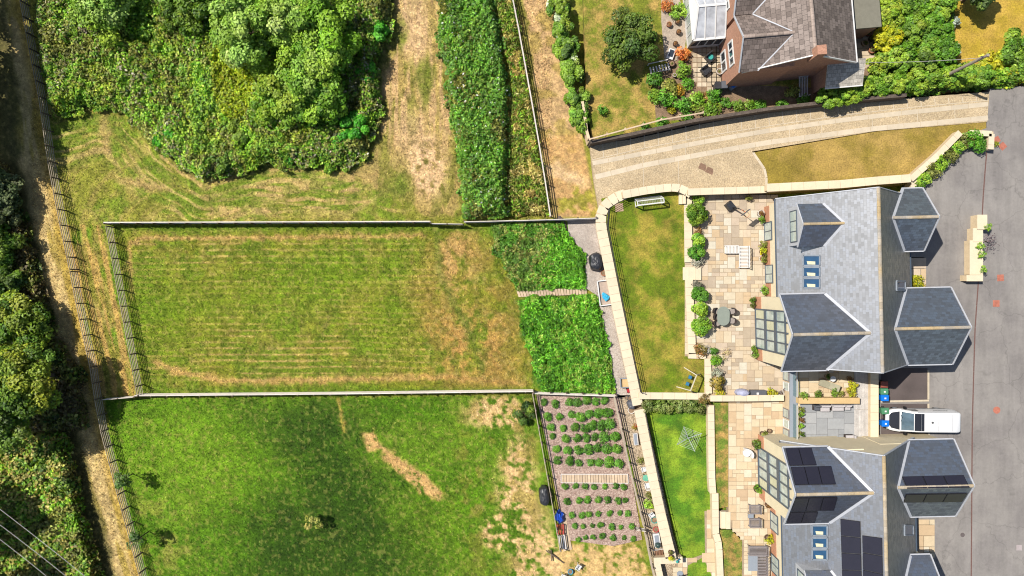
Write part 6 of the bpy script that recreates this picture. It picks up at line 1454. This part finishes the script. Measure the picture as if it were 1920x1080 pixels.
S('leafy green clump on the side path', 1216, 948, .02, .5, 'lime', n=260, leaf=.3, seed=73, name='path_plant', cat='plant')
def white_chair(label, x, y, rz, mat=m_white, z0=.02):
    p = W(x, y, z0); o = thing('garden_chair', label, 'chair', p, rz)
    MB().box(0, 0, .42, .46, .44, .04).build('seat', mat, o)
    for i in range(4): stick('back_slat', (-.16+i*.107, .22, .46), (-.16+i*.107, .3, .85), .05, .02, mat, o)
    stick('top_rail', (-.23, .3, .86), (.23, .3, .86), .05, .06, mat, o)
    for sx in (-1, 1):
        stick('armrest', (sx*.24, -.2, .62), (sx*.24, .24, .62), .05, .03, mat, o)
        for yy in (-.2, .2): stick('leg', (sx*.22, yy, 0), (sx*.22, yy, .62), .04, .04, mat, o)
white_chair('white garden chair above the green round table', 1206, 878, .2); white_chair('white garden chair below the green round table', 1212, 908, PI+.2)
table('small round green and white table between the side-path chairs', 1209, 893, .02, .6, .6, .6, M('mint_paint', (120, 196, 164), rough=.4), round_=True)
white_chair('white garden chair on the side path beside the leafy clump', 1220, 963, .6)
pot('turquoise-rimmed white tub on the side path', 1226, 973, .02, .3, .35, m_teal, empty=True, name='white_tub', cat='tub')
pot('red flower tub on the side path', 1229, 991, .02, .26, .3, M('flower_red', (206, 50, 66), var=.2), empty=True, name='flower_tub', cat='tub')
p = W(1230, 1010, .02); o = thing('bath_trough', 'long white trough at the lower end of the side path', 'trough', p, .15); MB().box(0, 0, .25, .55, 1.2, .5, 0, 1.05).build('tub', m_white, o); MB().box(0, 0, .505, .4, 1.0, .02).build('water', m_greyl, o)
covered('dark green covered drum on the white trough end', 1232, 1020, .3, .24, .24, .6, 0, M('green_cover', (60, 84, 80), rough=.4), 'covered_drum')
p = W(1234, 1036, .02); o = thing('log_crate', 'crate of brown offcuts at the lower end of the side path', 'crate', p, .15)
for i in range(6): stick('offcut', (-.4+i*.14, -.3, .15+.05*(i % 2)), (-.3+i*.14, .32, .3+.04*(i % 3)), .09, .07, M('offcut_wood', (156, 116, 90), rand=.2), o)
for yy in (-.36, .36): stick('crate_side', (-.5, yy, .15), (.5, yy, .15), .04, .28, m_wwood, o)
pot('round plant pot on the wall end', 1256, 1034, .95, .2, .25, m_dkpot, 'olive', .2); pot('yellow-green plant pot on the wall end', 1257, 1043, .95, .22, .25, m_dkpot, 'yellow', .28)
p = W(1269, 1052, .95); o = thing('parrot_ornament', 'small turquoise ornament on the white-capped corner wall', 'ornament', p, .4); MB().lathe([(.05, 0), (.13, .12), (.11, .25), (.03, .36)], 10).build('body', m_teal, o); stick('tail', (0, 0, .12), (.32, .1, .06), .1, .05, M('ornament_blue', (50, 160, 210)), o)
p = W(1275, 1076, .2); o = thing('black_ornament', 'black sculpture on the sunken terrace at the bottom edge', 'ornament', p, .4); b = MB(); b.tube([(-.2, .3, .9), (0, 0, .7), (.1, -.2, .3), (.1, -.25, 0)], [.03, .12, .12, .06], 8); b.tube([(0, 0, .7), (.5, 0, .55)], [.06, .02], 6); b.build('body', m_black, o); MB().lathe([(.3, 0), (.3, .06)], 14).build('plinth', m_greyl, o)
# left edge of the mulched bed
p = W(1049, 968, .02); o = thing('tarpaulin_heap', 'crumpled blue tarpaulin heap beside the mulched bed fence', 'tarpaulin', p); b = MB(); rr = random.Random(9)
n = 12; vs = []; fs = []
for k, (q, z) in enumerate(((1, 0), (.95, .25), (.7, .5), (.35, .62), (.05, .66))):
    for i in range(n): a = 2*PI*i/n; w = q*(1+rr.uniform(-.22, .22)); vs.append((.45*w*math.cos(a), .6*w*math.sin(a), z+rr.uniform(-.08, .08)*(k > 0)))
for k in range(4): fs += [(k*n+i, k*n+(i+1) % n, (k+1)*n+(i+1) % n, (k+1)*n+i) for i in range(n)]
fs.append(tuple(range(4*n, 5*n))); b.add(vs, fs).build('tarpaulin', m_tarp, o); stick('rope', (-.4, -.2, .3), (.4, .3, .4), .02, .02, m_white, o)
boardwalk('pale plank strip along the lower left of the mulched bed', [(1052, 975), (1062, 973), (1073, 1030), (1056, 1034)], .04, 3, m_path, None, 'plank_strip')
slatted('slatted_bench', 'red slatted bench below the blue tarpaulin', 'bench', 1050, 990, .03, 0, .7, .9, .42, m_red, back=False, arms=False, n=5)
slatted('slatted_bench', 'white slatted bench below the red one', 'bench', 1054, 1014, .03, .12, .6, 1.3, .42, m_wwood, back=False, arms=False, n=4)
p = W(1036, 1040, 0); o = thing('broken_timber', 'fallen brown timber props at the foot of the mulched bed fence', 'timber', p, -.55)
for i, (a, c) in enumerate((((-.8, .1, .3), (.6, 0, .1)), ((-.4, .35, .1), (.2, -.5, .2)), ((0, 0, .05), (1.3, -.1, .05)))): stick('prop', a, c, .09, .09, m_post, o)
white_chair('white garden chair lying near the bottom of the mulched bed', 1084, 1060, 1.0); white_chair('white garden chair at the bottom edge of the picture', 1056, 1078, -.4)
pot('blue bucket beside the bottom-edge chair', 1069, 1070, 0, .24, .3, m_cyan, empty=True, name='blue_bucket', cat='bucket')
p = W(1053, 430, .02); o = thing('compost_patch', 'dark soil patch at the top right of the tall grass plot', 'soil patch', p, .2); MB().lathe([(1.0, -.02), (.9, .05), (.5, .09), (.1, .1)], 14).build('heap', M('dark_soil', (104, 92, 84), var=.3, fine=12, fvar=.3), o).scale = (.55, 1.3, 1)
# ------------------------------------------------------------------ van
p = W(1715, 784, DR); o = thing('white_van', 'white panel van with black bonnet parked nose to the link block', 'van', (p.x, p.y, DR), math.radians(-.6)); og = Vector(o.location)
Lh, Wh, Hh = 2.98, 1.02, 2.1
sec = [(-Lh-.06, .5, .55, .74), (-Lh+.02, .72, .5, .9), (-Lh+.2, .88, .45, 1.04), (-Lh+.5, .95, .42, 1.15), (-Lh+.85, .99, .4, 1.22), (-Lh+1.0, 1.0, .4, 1.27), (-Lh+1.78, 1.0, .4, 1.98), (-Lh+2.2, 1.0, .4, 2.08), (-.2, 1.0, .4, Hh), (Lh-.6, 1.0, .4, Hh-.01), (Lh-.25, .985, .42, Hh-.04), (Lh-.08, .94, .45, Hh-.12), (Lh, .84, .5, Hh-.34)]
vs = []; fs = []; b = MB()
for x, w, z0, z1 in sec:
    hw = Wh*w; tw = hw*(.86 if z1 > 1.6 else .93); zm = min(z1-.05, 1.15)
    vs += [(x, -hw*.92, z0), (x, -hw, z0+.2), (x, -hw, min(zm, z1-.12)), (x, -tw, z1-.06), (x, -tw*.86, z1), (x, tw*.86, z1), (x, tw, z1-.06), (x, hw, min(zm, z1-.12)), (x, hw, z0+.2), (x, hw*.92, z0)]
k = 10
for i in range(len(sec)-1): fs += [(i*k+j, i*k+(j+1) % k, (i+1)*k+(j+1) % k, (i+1)*k+j) for j in range(k)]
fs += [tuple(range(k))[::-1], tuple(range((len(sec)-1)*k, len(sec)*k))]
b.add(vs, fs); b.f = [f[::-1] for f in b.f]
vb = b.build('body', M('van_white', (252, 252, 252), rough=.25, var=.01, fvar=.01, spec=.5), o)
bm = bmesh.new(); bm.from_mesh(vb.data); bmesh.ops.recalc_face_normals(bm, faces=bm.faces); bm.to_mesh(vb.data); bm.free(); vb.data.polygons.foreach_set('use_smooth', [True]*len(vb.data.polygons))
bv = vb.modifiers.new('edges', 'BEVEL'); bv.width = .06; bv.segments = 3; bv.limit_method = 'ANGLE'; bv.angle_limit = .5
def vplate(nm, pts, mat, par=o, th=.02): return MB().plate(pts, th).build(nm, mat, par)
m_vb = M('van_black', (46, 48, 54), rough=.2, var=.05, spec=.7)
vplate('bonnet', [(-Lh+.1, -.42, 1.03), (-Lh+.26, -.68, 1.085), (-Lh+.9, -.82, 1.275), (-Lh+.9, .82, 1.275), (-Lh+.26, .68, 1.085), (-Lh+.1, .42, 1.03)], m_vb)
vplate('windscreen', [(-Lh+1.02, -.82, 1.32), (-Lh+1.76, -.74, 2.0), (-Lh+1.76, .74, 2.0), (-Lh+1.02, .82, 1.32)], glass('van_glass', (96, 118, 132), .05))
vplate('roof_panel', [(-Lh+1.82, -.76, 2.015), (-Lh+2.2, -.76, 2.1), (-Lh+2.2, .76, 2.1), (-Lh+1.82, .76, 2.015)], m_vb); vplate('roof_panel', [(-Lh+2.2, -.76, 2.1), (-Lh+2.62, -.76, 2.108), (-Lh+2.62, .76, 2.108), (-Lh+2.2, .76, 2.1)], m_vb)
for sx in (-.1, .35): stick('wiper', (-Lh+.98, sx, 1.3), (-Lh+1.1, sx+.5, 1.42), .03, .02, m_black, o)
MB().lathe([(.09, 0), (.09, .05), (.05, .07)], 12, .35, 0, Hh).build('roof_vent', m_blackc, o)
for sy in (-1, 1):
    MB().box(-Lh+1.35, sy*1.13, 1.3, .16, .26, .3, 0, .85).build('wing_mirror', m_black, o)
    MB().plate([(-Lh+1.35, sy*1.015, 1.25), (-Lh+2.3, sy*1.015, 1.25), (-Lh+2.3, sy*.985, 1.72), (-Lh+1.75, sy*.985, 1.72)], .012).build('side_window', m_paned, o)
    for wx in (-Lh+.95, Lh-1.25):
        t = MB().tube([(wx, sy*.8, .34), (wx, sy*1.0, .34)], .34, 18).build('wheel', m_black, o); MB().tube([(wx, sy*.98, .34), (wx, sy*1.015, .34)], .2, 14).build('rim', m_greyl, t)
    MB().box(-Lh+.1, sy*.72, .82, .16, .3, .16, 0, .8).build('headlight', m_pane, o); MB().box(Lh-.03, sy*.84, 1.0, .08, .14, .5).build('tail_light', M('tail_red', (150, 30, 30), rough=.3), o)
    MB().box(.35, sy*1.012, .75, 3.9, .03, .1).build('side_strip', m_blackc, o)
MB().box(Lh+.02, 0, .55, .14, 1.8, .2).build('rear_bumper', m_blackc, o); MB().box(-Lh-.02, 0, .52, .14, 1.6, .22).build('front_bumper', m_blackc, o)
m_seam = M('panel_seam', (176, 178, 182), rough=.5)
for xx in (-.6, .9, 2.1): stick('roof_seam', (xx, -.74, Hh+.0), (xx, .74, Hh+.0), .02, .012, m_seam, o)
for sy in (-1, 1):
    stick('roof_gutter', (-.9, sy*.86, Hh-.045), (Lh-.4, sy*.86, Hh-.055), .03, .03, m_seam, o)
    for xx in (-.75, .55): stick('door_seam', (xx, sy*1.022, .6), (xx, sy*1.022, 1.1), .012, .02, m_seam, o)
# sign-writing on the upper side panel: small dark strokes and a dot device, as far as they can be made out
gx_ = .72; lt = MB()
for wd, gp, hh in ((.10, .05, .10), (.07, .04, .10), (.09, .05, .10), (.08, .05, .10), (.11, .06, .10), (.06, .05, .10), (.10, .05, .10), (.09, .05, .10), (.12, .05, .13)):
    lt.add([(gx_, 1.005-.09*.2, 1.55), (gx_+wd, 1.005-.09*.2, 1.55), (gx_+wd*.9, .97-.0, 1.55+hh), (gx_+.01, .97, 1.55+hh)], [(0, 1, 2, 3), (3, 2, 1, 0)]); gx_ += wd+gp
lt.build('sign_writing', m_blackc, o)
# ------------------------------------------------------------------ pole and cables
a = W(1853, 103, 8.3); o = thing('utility_pole', 'leaning-looking timber utility pole rising from the hedge', 'pole', (a.x, a.y, 1.3)); MB().tube([(0, 0, -.2), (0, 0, 7.0)], [.16, .12], 10).build('pole', M('pole_wood', (176, 164, 148), var=.15), o); stick('insulator_arm', (-.35, 0, 6.6), (.35, 0, 6.6), .08, .08, m_grey, o)
def cable(label, p0, p1, sag, r, mat):
    o = thing('overhead_cable', label, 'cable', p0); d = p1-p0
    MB().tube([d*t+Vector((0, 0, -4*sag*t*(1-t))) for t in np.linspace(0, 1, 14)], r, 5).build('wire', mat, o)
mw = M('cable_grey', (190, 186, 180), rough=.4)
cable('thin overhead cable from the old house to the utility pole', W(1598, 116, 5.6), Vector((a.x, a.y, 7.6)), .5, .02, mw)
for i, (y0, x1) in enumerate(((957, 157), (987, 122), (1014, 84))):
    cable('overhead cable crossing the bottom left corner, %s of three' % ('uppermost', 'middle', 'lowest')[i], W(-60, y0-60*.79, 8.0), W(x1+60, 1080+48, 8.0), .15, .024, mw)
